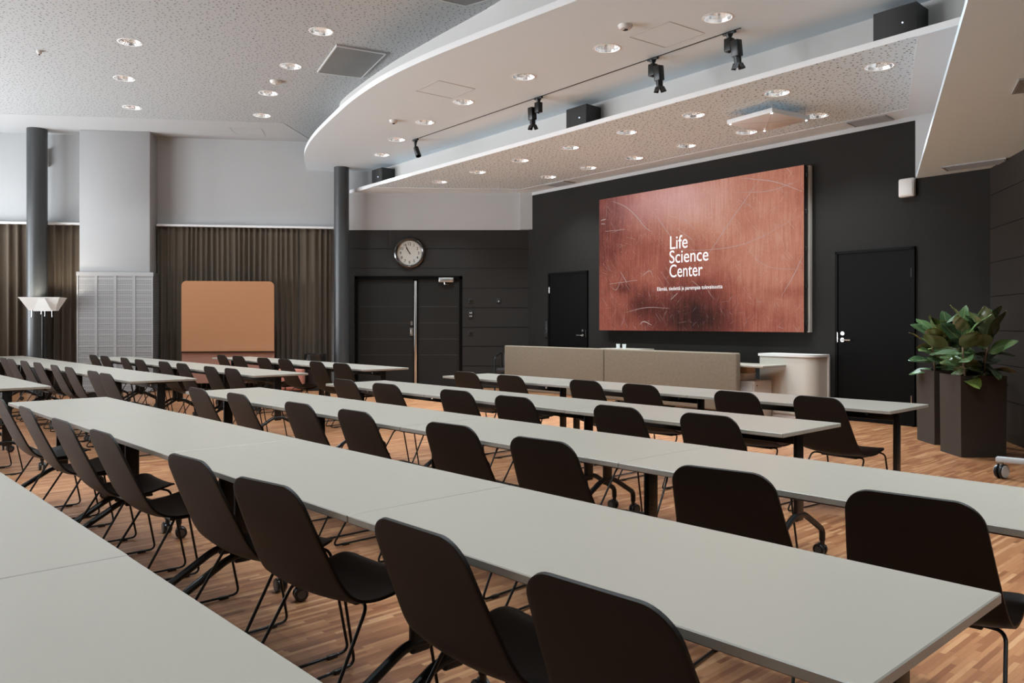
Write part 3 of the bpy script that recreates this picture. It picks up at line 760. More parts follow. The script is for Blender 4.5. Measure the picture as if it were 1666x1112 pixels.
MB().lathe([(0.244, 0.046), (0.0, 0.050)], 40, (0, 0.01, 0), RX, caps=False).build('clock_glass', 'pane', ck)

# ------------------------------------------------------------------ curtains
def curtain(x0, x1, label, seed, flare=0.0, amp=0.05, per=0.11):
    rn = random.Random(seed); n = max(40, int((x1 - x0) / 0.011)); nz = 16
    ph = 0; phs = []; am = []; a_ = amp; f = 1.0
    for i in range(n + 1):
        if i % 10 == 0: f = rn.uniform(0.6, 1.35); a_ = amp * rn.uniform(0.55, 1.15)
        ph += (x1 - x0) / n / per * 2 * pi * f; phs.append(ph); am.append(a_)
    for _ in range(3): am = [am[0]] + [(am[i - 1] + am[i] + am[i + 1]) / 3 for i in range(1, n)] + [am[-1]]
    rows = []
    for j in range(nz + 1):
        t = j / nz; z = 3.128 - t * 3.105; row = []
        for i in range(n + 1):
            x = x0 + (x1 - x0) * i / n
            y = -0.10 + am[i] * (0.45 + 0.55 * t) * (sin(phs[i]) + 0.25 * sin(2.0 * phs[i] + 1.1 + t))
            x += flare * t * t * (i / n - 0.5) + 0.006 * sin(3 * t + i * 0.05)
            row.append((x, y, z))
        rows.append(row)
    c = MB().grid(rows).build('curtain', 'curtain_cloth', loc=(*BACK_O, 0), rz=BACK_R, smooth=80)
    md = c.modifiers.new('thickness', 'SOLIDIFY'); md.thickness = 0.006
    tag(c, label, 'curtain', 'brown curtains on the back wall'); return c
curtain(-2.3, 0.72, 'brown pleated curtain at the far left, left of the dark column', 1, 0, 0.058, 0.19)
curtain(0.75, 1.50, 'brown curtain between the dark column and white pillar', 2, 0, 0.06, 0.16)
curtain(2.82, 5.44, 'wide brown curtain behind the copper board', 3, 0, 0.05, 0.105)
curtain(5.47, 6.07, 'narrow brown curtain beside the slim column, behind the waste bin', 4, 0.02, 0.05, 0.13)

# ------------------------------------------------------------------ downlights
def make_downlight():
    root = bpy.data.objects.new('downlight', None); COL.objects.link(root); root.empty_display_size = 0.05
    MB().lathe([(0.134, 0.012), (0.136, -0.004), (0.150, -0.003), (0.153, 0.001)], 32, caps=False).build('trim_ring', 'white_lip', root)
    prof = [(0.135, 0.0), (0.128, 0.03), (0.112, 0.062), (0.086, 0.092), (0.055, 0.112)]
    mb = MB(); n = 24; base = 0
    for r, z in prof:
        for j in range(n): mb.v.append((r * cos(2 * pi * j / n), r * sin(2 * pi * j / n), z))
    for i in range(len(prof) - 1):
        for j in range(n):
            a = i * n + j; b = i * n + (j + 1) % n; mb.f.append([a, b, b + n, a + n]); mb.m.append(0)
    mb.build('reflector', 'reflector', root, smooth=0)
    MB().lathe([(0.058, 0.111), (0.058, 0.118)], 20).build('lamp_disc', 'bulb', root)
    ld = bpy.data.lights.new('downlight_bulb', 'SPOT'); ld.energy = DOWNLIGHT_W; ld.color = (0.80, 0.92, 1.0)
    ld.spot_size = radians(112); ld.spot_blend = 0.75; ld.shadow_soft_size = 0.045
    lo = bpy.data.objects.new('downlight_bulb', ld); COL.objects.link(lo); lo.parent = root; lo.location = (0, 0, 0.045)
    return root
proto = None
NUM = ['first', 'second', 'third', 'fourth', 'fifth', 'sixth', 'seventh', 'eighth', 'ninth', 'tenth', 'eleventh', 'twelfth', 'thirteenth', 'fourteenth', 'fifteenth']
def put_downlight(x, y, z, label, grp):
    global proto
    if proto is None: proto = o = make_downlight()
    else: o = copy_tree(proto)
    o.location = (x, y, z); o.name = 'downlight'
    tag(o, label, 'ceiling light', grp)
    rz = random.Random(int(x * 977 + y * 131)).uniform(0, 6.28); o.rotation_euler = (0, 0, rz)
for i, (x, y) in enumerate(main_dl):
    lab = ['nearest', 'middle', 'farthest'][i] + ' downlight of the left line in the high perforated ceiling' if i < 3 else ['nearest', 'second', 'third', 'farthest'][i - 3] + ' downlight of the line beside the grey ceiling grille'
    put_downlight(x, y, H_MAIN, lab, 'downlights in the high ceiling')
for i, (x, y) in enumerate(main_added): put_downlight(x, y, H_MAIN, 'added unseen recessed downlight in the high ceiling over the seating nearer the camera', 'added downlights in the high ceiling nearer the camera')
for i, (x, y) in enumerate(sorted(can_dl, key=lambda p: p[1])):
    put_downlight(x, y, H_CAN, 'recessed downlight in the smooth canopy, %s from the right' % NUM[i], 'downlights in the canopy')
for i, (x, y) in enumerate(soffit_added): put_downlight(x, y, H_SOF, 'added unseen recessed downlight in the low right soffit nearer the camera', 'added downlights in the low soffit')
front = [p for p in stage_dl if SN.dot(Vector(p)) < 8.15]; rear = [p for p in stage_dl if p not in front]
for nm, ls in (('front', front), ('rear', rear)):
    for i, (x, y) in enumerate(sorted(ls, key=lambda p: p[1])):
        put_downlight(x, y, H_STAGE, 'downlight in the stage ceiling, %s from the right in the %s line' % (NUM[i], nm), 'downlights in the stage ceiling')

# ------------------------------------------------------------------ ceiling fittings
def flat_quad(name, label, cat, pts, z, m, t=0.012, group=None, kind=None, frame=None, slats=0):
    c = sum((Vector(p) for p in pts), Vector((0, 0))) / 4
    root = thing(name, label, cat, (c.x, c.y, z), 0, group, kind)
    loc = [Vector(p) - c for p in pts]
    MB().prism([tuple(p * 0.95) for p in loc], -t, 0.0).build('grille_face' if not frame else 'panel', m, root, smooth=0)
    mb = MB()
    for i in range(4):
        a, b = loc[i], loc[(i + 1) % 4]; mb.prism([tuple(a), tuple(b), tuple(b * 0.95), tuple(a * 0.95)], -t - 0.004, 0.0)
    mb.build('vent_frame', frame or 'vent_white', root, smooth=0)
    if slats:
        mb = MB()
        for i in range(1, slats):
            f = i / slats; a = loc[0].lerp(loc[3], f) * 0.94; b = loc[1].lerp(loc[2], f) * 0.94
            dd = (loc[3] - loc[0]).normalized() * 0.004
            mb.prism([tuple(a - dd), tuple(b - dd), tuple(b + dd), tuple(a + dd)], -t - 0.003, -t + 0.002)
        mb.build('slat_field', 'vent_white', root, smooth=0)
    return root
flat_quad('ceiling_vent', 'large square grey ceiling grille beside the curved canopy', 'vent', [(-2.24, 10.25), (-1.65, 10.57), (-2.18, 11.62), (-2.76, 11.36)], H_MAIN, 'vent_grey', 0.02, 'square grilles in the high ceiling', frame='grey_white')
flat_quad('ceiling_vent', 'grey ceiling grille cut off by the top edge of the picture', 'vent', [(-0.15, 8.15), (0.30, 8.42), (-0.52, 8.98), (-0.95, 8.72)][0:4], H_MAIN, 'vent_grey', 0.02, 'square grilles in the high ceiling', frame='grey_white')
flat_quad('ceiling_vent', 'grey air vent in the stage ceiling above the right door', 'vent', [(4.25, 10.22), (4.58, 9.85), (4.80, 10.08), (4.47, 10.45)], H_STAGE - 0.003, 'vent_white', 0.01, 'vents along the stage wall', slats=12)
flat_quad('ceiling_vent', 'grey air vent in the stage ceiling above the left door', 'vent', [(0.62, 14.83), (0.93, 14.44), (1.16, 14.62), (0.85, 15.01)], H_STAGE - 0.003, 'vent_white', 0.01, 'vents along the stage wall', slats=12)
flat_quad('ceiling_vent', 'long slatted vent in the low soffit by the stage wall', 'vent', [(4.90, 9.16), (5.33, 8.66), (5.50, 8.90), (5.08, 9.38)], H_SOF, 'vent_white', 0.01, 'vents in the low soffit', slats=14)
flat_quad('ceiling_vent', 'vent in the low soffit cut off by the right picture edge', 'vent', [(3.70, 5.86), (4.25, 5.60), (4.42, 5.95), (3.87, 6.22)], H_SOF, 'vent_white', 0.01, 'vents in the low soffit', slats=10)
def hatch(label, pts, z):
    mb = MB(); c = sum((Vector(p) for p in pts), Vector((0, 0))) / 4; loc = [Vector(p) - c for p in pts]
    for i in range(4):
        a, b = loc[i], loc[(i + 1) % 4]; dd = (b - a).normalized(); nn = Vector((-dd.y, dd.x)) * 0.004
        mb.prism([tuple(a - nn), tuple(b - nn), tuple(b + nn), tuple(a + nn)], -0.003, 0.002)
    tag(mb.build('ceiling_hatch', 'hatch_line', loc=(c.x, c.y, z), smooth=0), label, 'hatch', 'flush ceiling hatches')
hatch('flush ceiling hatch outline near the curtain wall', [(-5.15, 14.62), (-4.60, 14.72), (-4.68, 15.22), (-5.2, 15.12)], H_MAIN - 0.004)
hatch('flush hatch outline at the left of the canopy', [(-1.24, 10.35), (-0.91, 9.91), (-0.47, 10.26), (-0.80, 10.70)], H_CAN)
hatch('flush hatch outline in the canopy beside the track spotlights', [(1.23, 8.40), (1.56, 7.97), (1.99, 8.29), (1.66, 8.72)], H_CAN)
def detector(label, x, y, z, r=0.055, dot='clock_rim'):
    d_ = thing('smoke_detector', label, 'smoke detector', (x, y, z), 0, 'small round detectors on the ceilings')
    MB().lathe([(r * 0.2, -0.045), (r * 0.7, -0.04), (r * 0.95, -0.018), (r, 0.0)], 20).build('detector_body', 'plastic_white', d_)
    MB().lathe([(0.001, -0.058), (r * 0.32, -0.052), (r * 0.36, -0.04)], 14).build('sensor_head', dot, d_)
detector('white smoke detector between downlights in the high ceiling', -3.48, 11.82, H_MAIN, 0.085, 'plastic_white')
detector('tiny ceiling sensor near the upper left corner', -6.19, 10.51, H_MAIN, 0.035)
detector('small detector at the right of the canopy, above the spotlight track', 1.14, 8.07, H_CAN, 0.075)
detector('small detector at the left of the canopy near the column', -1.75, 11.86, H_CAN, 0.065)

# spotlight track and spotlights
ta, tb = Vector((-1.62, 13.13)), Vector((2.32, 8.14)); tm = (ta + tb) / 2; tl = (tb - ta).length; TR = math.atan2(tb.y - ta.y, tb.x - ta.x)
tag(MB().b2((-tl / 2, -0.010, -0.004), (tl / 2, 0.010, 0.003)).build('lighting_track', 'black_metal', loc=(*tm, H_CAN), rz=TR, smooth=0), 'thin dark spotlight track set in the canopy', 'light track')
def spotlight(f, label, side, az, simple=False):
    p_ = ta.lerp(tb, f)
    s_ = thing('track_spotlight', label, 'spotlight', (*p_, H_CAN - 0.004), TR, 'black spotlights on the canopy track')
    MB().b2((-0.075, -0.018, -0.022), (0.075, 0.018, 0.0), bev=0.004).lathe([(0.040, -0.022), (0.024, -0.055), (0.022, -0.075)], 14).build('track_adapter', 'black_metal', s_)
    if simple:
        MB().tube([(0, 0, -0.07), (0, 0, -0.14)], 0.018).build('stem', 'black_metal', s_)
        hd = MB().lathe([(0.040, 0.07), (0.046, -0.10), (0.036, -0.10), (0.030, 0.0)], 16, (0.05, 0, -0.20), Matrix.Rotation(radians(az), 4, 'Y')).build('lamp_head', 'black_metal', s_)
        return
    MB().box((0, 0, -0.135), (0.085, 0.075, 0.135), 0, 0.006).tube([(0.0, 0, -0.20), (0.0, 0, -0.215)], 0.012).build('driver_box', 'black_metal', s_)
    T = Matrix.Translation((side * 0.105, -0.02, -0.20)) @ Matrix.Rotation(radians(az), 4, 'X')
    MB().tube([(side * 0.03, 0, -0.15), (side * 0.09, -0.01, -0.16)], 0.016).build('yoke', 'black_metal', s_)
    hd = MB().box(T @ Vector((0, 0, 0)), (0.088, 0.088, 0.17), 0, 0.012, T.to_3x3().to_4x4()).lathe([(0.036, -0.15), (0.040, -0.08)], 16, T @ Vector((0, 0, 0)), T.to_3x3().to_4x4()).build('lamp_head', 'black_metal', s_)
    for k in range(4):
        R_ = T @ Matrix.Rotation(k * pi / 2, 4, 'Z') @ Matrix.Translation((0.046, 0, -0.175)) @ Matrix.Rotation(radians(-28), 4, 'Y')
        MB().box((0, 0, 0), (0.003, 0.075, 0.065)).build('barn_door', 'black_metal', hd, smooth=0)
        hd.children[-1].matrix_local = R_
spotlight(0.012, 'small leaning black spotlight at the left end of the track', 1, -28, True)
spotlight(0.500, 'black barn-door spotlight left of the middle loudspeaker', -1, 4)
spotlight(0.815, 'black barn-door spotlight second from the right on the track', 1, 6)
spotlight(0.978, 'black barn-door spotlight at the right end of the track', 1, 8)

# loudspeakers on the shelf
def loudspeaker(x, label, sz=1.0):
    p_ = stage_line(7.53, x)
    l_ = thing('loudspeaker', label, 'loudspeaker', (*p_, H_STAGE + 0.062), STAGE_R, 'black loudspeakers on the stage ceiling shelf')
    w_, h_, d_ = 0.40 * sz, 0.29 * sz, 0.32 * sz
    MB().prism([(-w_ / 2, -d_ / 2), (w_ / 2, -d_ / 2), (w_ / 2 * 0.86, d_ / 2), (-w_ / 2 * 0.86, d_ / 2)], 0.012, h_).build('cabinet', 'speaker_box', l_, smooth=0)
    rows = [[(-w_ / 2 * 0.97 + w_ * 0.97 * i / 12, -d_ / 2 - 0.003 - 0.028 * (1 - (2 * i / 12 - 1) ** 2), z) for i in range(13)] for z in (0.03, h_ - 0.014)]
    m_ = MB().grid(rows)
    rows2 = [[(p[0], -d_ / 2, p[2]) for p in r] for r in rows]
    m_.add(rows[0] + rows2[0][::-1], [list(range(26))]); m_.add(rows[1] + rows2[1][::-1], [list(range(26))])
    m_.build('front_grille', 'speaker_grille', l_)
    MB().lathe([(0.006, 0), (0.006, 0.006)], 10, (w_ * 0.22, -d_ / 2 - 0.024, h_ * 0.42), RX).build('power_light', 'led', l_)
    for a in (-1, 1): MB().b2((a * w_ * 0.36 - 0.02, -d_ * 0.3, 0.0), (a * w_ * 0.36 + 0.02, d_ * 0.3, 0.014)).build('foot', 'black_plastic', l_, smooth=0)
def s_of(x, y): return SD.dot(Vector((x, y)))
loudspeaker(s_of(-2.52, 15.2), 'black loudspeaker at the left end of the shelf by the column')
loudspeaker(s_of(0.90, 10.85), 'black loudspeaker in the middle of the stage ceiling shelf')
loudspeaker(s_of(3.58, 7.46), 'black loudspeaker at the right end of the shelf, cut by the top edge')

# hanging microphone tile
mc = Vector((3.09, 9.69))
mic = thing('ceiling_microphone', 'square white microphone tile hanging under the stage ceiling', 'microphone', (*mc, 3.735), math.atan2(-0.84, 0.54))
MB().box((0, 0, 0), (0.68, 0.68, 0.055), 0, 0.006).build('tile', 'mic_white', mic)
mb = MB()
for a in (pi / 4, -pi / 4): mb.box((0, 0, -0.029), (0.88, 0.003, 0.002), M4=Matrix.Rotation(a, 4, 'Z'))
mb.build('cross_line', 'hatch_line', mic, smooth=0)
for a in (-1, 1):
    for b in (-1, 1):
        MB().lathe([(0.009, -0.032), (0.009, -0.026)], 10, (a * 0.31, b * 0.31, 0)).build('status_dot', 'bulb', mic)
        MB().tube([(a * 0.30, b * 0.30, 0.02), (a * 0.30, b * 0.30, 0.115)], 0.004).build('hanger', 'steel', mic)

# ------------------------------------------------------------------ tables
TW, TL, TH = 0.63, 1.474, 0.735
def castor(parent, x, y, rot):
    c = bpy.data.objects.new('castor', None)
    mb = MB(); R_ = Matrix.Rotation(rot, 4, 'Z')
    for k in (-1, 1):
        A = R_ @ Matrix.Translation((0.012, k * 0.0155, 0.0)) @ RX
        mb.lathe([(0.010, -0.009), (0.029, -0.009), (0.033, -0.005), (0.033, 0.005), (0.029, 0.009), (0.010, 0.009)], 18, (x, y, 0.0335), A, 0)
        mb.lathe([(0.019, k * -0.0085 - 0.002), (0.019, k * -0.0085 + 0.002)], 14, (x, y, 0.0335), A, 1)
    q = R_ @ Vector((0.006, 0, 0)); mb.tube([(x, y, 0.05), (x, y, 0.095)], 0.013, 10)
    mb.box((x + q.x, y + q.y, 0.055), (0.040, 0.016, 0.03), 0, 0.006, R_)
    return mb.build('castor', ['castor_tyre', 'castor_hub'], parent)
def make_table():
    t = bpy.data.objects.new('training_table', None); COL.objects.link(t); t.empty_display_size = 0.2
    MB().box((0, TW / 2, TH - 0.011), (TL, TW, 0.022), 0, 0.0025, seg=1).build('tabletop', 'table_white', t, smooth=30)
    MB().box((0, TW / 2, TH - 0.022 - 0.036), (TL - 0.16, 0.05, 0.070), 0, 0.004).build('frame_beam', 'black_metal', t)
    for s in (-1, 1):
        mb = MB().box((s * (TL / 2 - 0.17), TW / 2, TH - 0.022 - 0.009), (0.20, 0.26, 0.016), 0, 0.003)
        mb.build('top_bracket', 'black_metal', t)
        MB().lathe([(0.012, 0), (0.012, 0.016)], 14, (s * (TL / 2 - 0.26), TW / 2 - 0.024, TH - 0.062), RX).build('latch', 'chrome', t)
        lx = s * (TL / 2 - 0.082)
        lg = MB().box((lx, TW / 2, (0.235 + TH - 0.03) / 2), (0.024, 0.076, TH - 0.03 - 0.235), 0, 0.009, seg=3).build('leg', 'black_metal', t)
        pts = fillet([(lx, TW / 2 - 0.265, 0.085), (lx, TW / 2 - 0.265, 0.145), (lx, TW / 2 - 0.05, 0.268), (lx, TW / 2 + 0.05, 0.268), (lx, TW / 2 + 0.265, 0.145), (lx, TW / 2 + 0.265, 0.085)], 0.06, 6)
        MB().tube(pts, 0.0165, 10).build('foot_arch', 'black_metal', lg)
        castor(lg, lx, TW / 2 - 0.265, s * 0.5 + 0.3); castor(lg, lx, TW / 2 + 0.265, 2.2 + s * 0.9)
    return t
ORD = ['leftmost', 'second', 'third', 'fourth', 'fifth', 'sixth', 'seventh', 'eighth', 'ninth', 'tenth']
ROWDESC = {'Z': 'the cropped row at bottom left', 'A': 'the nearest full row', 'B': 'the second full row', 'C': 'the third full row', 'D': 'the last row before the beige padded panels',
           'E': 'the cropped row end at the left edge', 'F': 'the long far-left row by the floor lamp', 'G': 'the far-left row before the white pillar grille', 'H': 'the short far row beside the copper board'}
def place(root, s, n, rot=0.0):
    p_ = P(s, n); root.location = (p_.x, p_.y, 0); root.rotation_euler = (0, 0, ROW + rot)
rows = {  # first left end, front edge, number of tables, pitch
    'Z': (-6.46, -0.007, 4, 1.484), 'A': (-6.43, 1.205, 4, 1.477), 'B': (-6.50, 2.440, 4, 1.490), 'C': (-6.48, 3.685, 3, 1.490), 'D': (-6.61, 5.115, 3, 1.512),
    'E': (-10.83, 1.155, 2, 1.49), 'F': (-15.42, 2.470, 5, 1.49), 'G': (-13.93, 3.690, 4, 1.49), 'H': (-12.58, 5.130, 3, 1.49)}
tproto = None
for key, (s0, n0, cnt, pitch) in rows.items():
    for i in range(cnt):
        if tproto is None: tproto = t = make_table()
        else: t = copy_tree(tproto)
        t.name = 'training_table'
        jit = random.Random(hash((ord(key), i))).uniform(-0.004, 0.004)
        place(t, s0 + pitch * (i + 0.5), n0 + jit, 0.0)
        t.scale = ((pitch - 0.003) / TL, 1, 1)
        if cnt == 2: w_ = ['left', 'right'][i] + ' white table'
        else: w_ = (ORD[i] + ' white table') if i == 0 else ('rightmost white table' if i == cnt - 1 else 'white table %s from left' % ORD[i])
        tag(t, '%s of %s' % (w_, ROWDESC[key]), 'table', 'white folding tables set in rows')

# ------------------------------------------------------------------ chairs
def make_chair():
    c = bpy.data.objects.new('shell_chair', None); COL.objects.link(c); c.empty_display_size = 0.2
    fine = catmull([(0, -0.240, 0.802), (0, -0.221, 0.747), (0, -0.184, 0.650), (0, -0.150, 0.567), (0, -0.122, 0.500), (0, -0.090, 0.446), (0, -0.042, 0.412), (0, 0.030, 0.402), (0, 0.120, 0.412), (0, 0.190, 0.428), (0, 0.235, 0.436), (0, 0.260, 0.429)], 400)
    al = [0.0]
    for p, q in zip(fine[:-1], fine[1:]): al.append(al[-1] + (q - p).length)
    want = [0.075 * (1 - cos(pi / 2 * k / 9)) for k in range(10)] + [0.075 + (al[-1] - 0.135) * k / 30 for k in range(1, 31)] + [al[-1] - 0.06 * (1 - sin(pi / 2 * k / 8)) for k in range(1, 9)]
    prof, arc, k = [], [], 0
    for d_ in want:
        while k < len(al) - 2 and al[k + 1] < d_: k += 1
        t = min(1.0, max(0.0, (d_ - al[k]) / (al[k + 1] - al[k]))); prof.append(fine[k].lerp(fine[k + 1], t)); arc.append(d_)
    LT = arc[-1]; rows = []; K = 18
    for i, p in enumerate(prof):
        d = arc[i]; e = LT - d
        w_ = 0.177 + 0.040 * min(1, d / 0.40)                 # widens towards the seat
        if d > 0.60: w_ = 0.217 - 0.007 * (d - 0.60) / (LT - 0.60)
        r = 0.070
        if d < r: w_ = w_ - r + sqrt(max(0.0, r * r - (r - d) ** 2))
        r2 = 0.06
        if e < r2: w_ = w_ - r2 + sqrt(max(0.0, r2 * r2 - (r2 - e) ** 2))
        t = (prof[min(i + 1, len(prof) - 1)] - prof[max(i - 1, 0)]).normalized(); nrm = Vector((0, -t.z, t.y))   # towards the sitter
        if nrm.y < 0 and nrm.z < 0: nrm = -nrm
        dish = 0.010 * max(0.0, (d - 0.06) / 0.26) if d < 0.32 else (0.010 + 0.008 * min(1, (d - 0.32) / 0.10) if d < 0.46 else 0.018 - 0.010 * min(1, (d - 0.46) / 0.16))
        row = []
        for j in range(K + 1):
            x = sin(pi / 2 * (2 * j / K - 1)) * 0.35 + (2 * j / K - 1) * 0.65; row.append(p + Vector((x * w_, 0, 0)) + nrm * (dish * abs(x) ** 2.2))
        rows.append(row)
    me = MB().grid(rows)
    tmp = me.build('seat_shell', 'shell', c, smooth=80)
    md = tmp.modifiers.new('thick', 'SOLIDIFY'); md.thickness = 0.009; md.offset = 0
    md2 = tmp.modifiers.new('soft', 'BEVEL'); md2.width = 0.003; md2.segments = 2; md2.limit_method = 'ANGLE'
    bpy.context.view_layer.update()
    fin = bpy.data.meshes.new_from_object(tmp.evaluated_get(bpy.context.evaluated_depsgraph_get()))
    fin.name = 'seat_shell'; tmp.modifiers.clear(); tmp.data = fin
    for p_ in fin.polygons: p_.use_smooth = True
    fin.set_sharp_from_angle(angle=radians(60))
    MB().box((0, 0.09, 0.390), (0.26, 0.15, 0.016), 0, 0.006).build('seat_mount', 'black_plastic', c)
    for s in (-1, 1):
        pts = fillet([(s * 0.06, 0.060, 0.386), (s * 0.190, 0.010, 0.398), (s * 0.222, -0.235, 0.010), (s * 0.222, 0.300, 0.010), (s * 0.214, 0.222, 0.414), (s * 0.08, 0.190, 0.414)], 0.035, 5)
        lg = MB().tube(pts, 0.0058, 8).build('sled_leg', 'black_metal', c)
        for y in (-0.15, 0.225): MB().box((s * 0.222, y, 0.008), (0.018, 0.045, 0.016), 0, 0.004).build('floor_glide', 'black_plastic', lg)
    for y, z, x in ((0.060, 0.386, 0.06), (0.190, 0.414, 0.08)): MB().tube([(-x, y, z), (x, y, z)], 0.0058).build('cross_rod', 'black_metal', c)
    return c
chairs = {   # front edge of the row; (centre along the row, top of the backrest from the table edge, turn in degrees)
    'A': (1.205, [(-6.002, -0.139, 0.1), (-5.252, -0.144, -0.5), (-4.462, -0.15, 0.8), (-3.857, -0.132, 1.5), (-2.913, -0.109, 3.6), (-2.308, -0.108, 7.9), (-1.555, -0.091, 0.0), (-0.977, -0.105, 2.0)]),
    'B': (2.44, [(-5.952, -0.126, -0.3), (-5.302, -0.11, -0.7), (-4.441, -0.107, 0.7), (-3.838, -0.087, 0.9), (-3.022, -0.064, 4.4), (-2.37, -0.098, 4.1), (-1.479, -0.143, 8.6), (-0.892, -0.105, 6.5)]),
    'C': (3.685, [(-6.032, -0.085, 0.8), (-5.372, -0.106, 3.1), (-4.512, -0.08, 2.6), (-3.872, -0.11, 2.4), (-3.012, -0.09, -0.0), (-2.413, -0.063, -0.8)]),
    'D': (5.105, [(-6.132, -0.08, 1.4), (-5.452, -0.115, 0.2), (-4.552, -0.08, -0.2), (-3.962, -0.095, -0.5), (-3.088, -0.125, -1.9), (-2.507, -0.085, -5.9)]),
    'E': (1.155, [(-8.052, -0.12, -0.0)]),
    'F': (2.47, [(-12.982, -0.109, 3.2), (-12.462, -0.117, 2.7), (-11.732, -0.11, 2.6), (-11.152, -0.085, 2.6), (-10.352, -0.085, -0.1), (-9.722, -0.087, 0.4), (-8.792, -0.1, 1.8), (-8.282, -0.125, 2.3)]),
    'G': (3.69, [(-13.212, -0.12, 2.8), (-12.722, -0.102, 3.0), (-11.842, -0.095, -0.6), (-11.142, -0.12, 1.7), (-10.342, -0.085, 2.0), (-9.722, -0.092, 1.3), (-8.822, -0.12, -0.2), (-8.282, -0.107, 1.1)]),
    'H': (5.13, [(-11.932, -0.12, -0.6), (-11.392, -0.101, 3.2), (-10.542, -0.115, 2.9), (-9.962, -0.09, 1.5), (-9.062, -0.115, 0.4), (-8.452, -0.125, 3.1)]),
}
cproto = None
for key, (n0, ls) in chairs.items():
    for i, (s, off, turn) in enumerate(ls):
        if cproto is None: cproto = c = make_chair()
        else: c = copy_tree(cproto)
        c.name = 'shell_chair'
        a = radians(turn)
        place(c, s - 0.240 * sin(a), n0 + off + 0.240 * cos(a), a)
        if key == 'E': lab = 'black shell chair almost hidden under ' + ROWDESC[key]
        elif i == 0: lab = 'leftmost black shell chair in view at ' + ROWDESC[key]
        elif i == len(ls) - 1: lab = 'rightmost black shell chair at ' + ROWDESC[key]
        else: lab = 'black shell chair %s from left at %s' % (ORD[i], ROWDESC[key])
        tag(c, lab, 'chair', 'black shell chairs at the table rows')

# ------------------------------------------------------------------ stage furniture
pd = Vector((0.644, -0.765)); pn = Vector((0.765, 0.644)); PR = math.atan2(pd.y, pd.x)
p0 = Vector((-0.143, 14.34))
def padded(a, b, label):
    c_ = p0 + pd * ((a + b) / 2); L_ = b - a - 0.012
    r = thing('padded_partition', label, 'partition', (*c_, 0), PR, 'beige padded partitions before the stage')
    bm = bmesh.new(); bmesh.ops.create_cube(bm, size=1)
    for q in bm.verts: q.co = Vector((q.co.x * L_, q.co.y * 0.10 + 0.05, q.co.z * 0.785 + 0.4925))
    bmesh.ops.bevel(bm, geom=list(bm.edges), offset=0.022, segments=3, affect='EDGES', profile=0.6)
    MB().from_bm(bm).build('padded_panel', 'panel_fabric', r, smooth=50)
    mb = MB()
    for z in (0.115, 0.868): mb.tube([(-L_ / 2 + 0.012, 0.012, z), (L_ / 2 - 0.012, 0.012, z)], 0.006)
    for x in (-L_ / 2 + 0.012, L_ / 2 - 0.012): mb.tube([(x, 0.012, 0.115), (x, 0.012, 0.868)], 0.006)
    mb.build('piping', 'panel_fabric', r)
    for x in (-L_ / 2 + 0.25, L_ / 2 - 0.25): MB().box((x, 0.05, 0.05), (0.05, 0.07, 0.10), 0, 0.006).build('foot', 'black_metal', r)
padded(0.0, 2.432, 'left of the two beige padded partitions before the stage')
padded(2.432, 4.845, 'right of the two beige padded partitions, nearer the white cabinet')
# control desk
dk0 = Vector((3.28, 10.51))
dk = thing('control_desk', 'white desk end sticking out behind the right padded partition', 'desk', (*dk0, 0), PR)
MB().box((-1.0, 0.29, 0.705), (2.0, 0.56, 0.03), 0, 0.006).build('desktop', 'table_white', dk)
for x in (-0.62, -1.85): MB().box((x, 0.29, 0.345), (0.05, 0.45, 0.69), 0, 0.006).build('leg', 'black_metal', dk)
# drawer pedestal with two boxes
ped = thing('drawer_pedestal', 'low white drawer unit under the control desk', 'drawers', (*(p0 + pd * 4.74 + pn * 0.30), 0), PR)
MB().box((0, 0.2, 0.25), (0.36, 0.42, 0.50), 0, 0.004).build('carcass', 'plastic_white', ped, smooth=30)
for k in range(3): MB().box((-0.005, -0.016, 0.10 + k * 0.155), (0.34, 0.016, 0.145), 0, 0.003).build('drawer', 'grey_white', ped)
MB().tube([(0.182, 0.05, 0.44), (0.186, 0.05, 0.44)], 0.010).build('lock', 'black_metal', ped)
bx = thing('storage_box', 'white box on the low drawer unit beside the padded partition', 'box', (*(p0 + pd * 4.655 + pn * 0.33), 0.505), PR)
MB().box((0, 0.1, 0.05), (0.22, 0.26, 0.095), 0, 0.003).build('box_body', 'plastic_white', bx)
MB().box((0, 0.1, 0.088), (0.226, 0.266, 0.018), 0, 0.003).build('box_lid', 'plastic_white', bx)
bx = thing('cardboard_box', 'small brown cardboard box on top of the white box', 'box', (*(p0 + pd * 4.685 + pn * 0.34), 0.605), PR)
MB().box((0, 0.09, 0.04), (0.19, 0.2, 0.075), 0, 0.002).build('box_body', 'card', bx, smooth=30)
MB().box((0, 0.09, 0.079), (0.05, 0.202, 0.003)).build('packing_tape', 'cream', bx, smooth=0)
# raised side table with two tumblers
st_c = p0 + pd * 2.35 + pn * 0.62
st = thing('side_table', 'narrow white table top just showing above the padded partitions', 'table', (*st_c, 0), PR)
MB().box((0, 0, 0.862), (0.78, 0.45, 0.022), 0, 0.004).build('tabletop', 'table_white', st)
MB().lathe([(0.20, 0.0), (0.20, 0.015), (0.03, 0.03), (0.03, 0.852)], 20).build('pedestal', 'black_metal', st)
for k, a in enumerate((-0.07, 0.06)):
    q = st_c + pd * a - pn * 0.12
    gl = MB().lathe([(0.028, 0.0), (0.033, 0.075), (0.031, 0.075), (0.026, 0.006), (0.0, 0.006)], 18).build('tumbler', 'tumbler', loc=(*q, 0.873))
    tag(gl, ('left' if k == 0 else 'right') + ' of two small pale tumblers above the padded partitions', 'glass', 'tumblers on the stage side table')
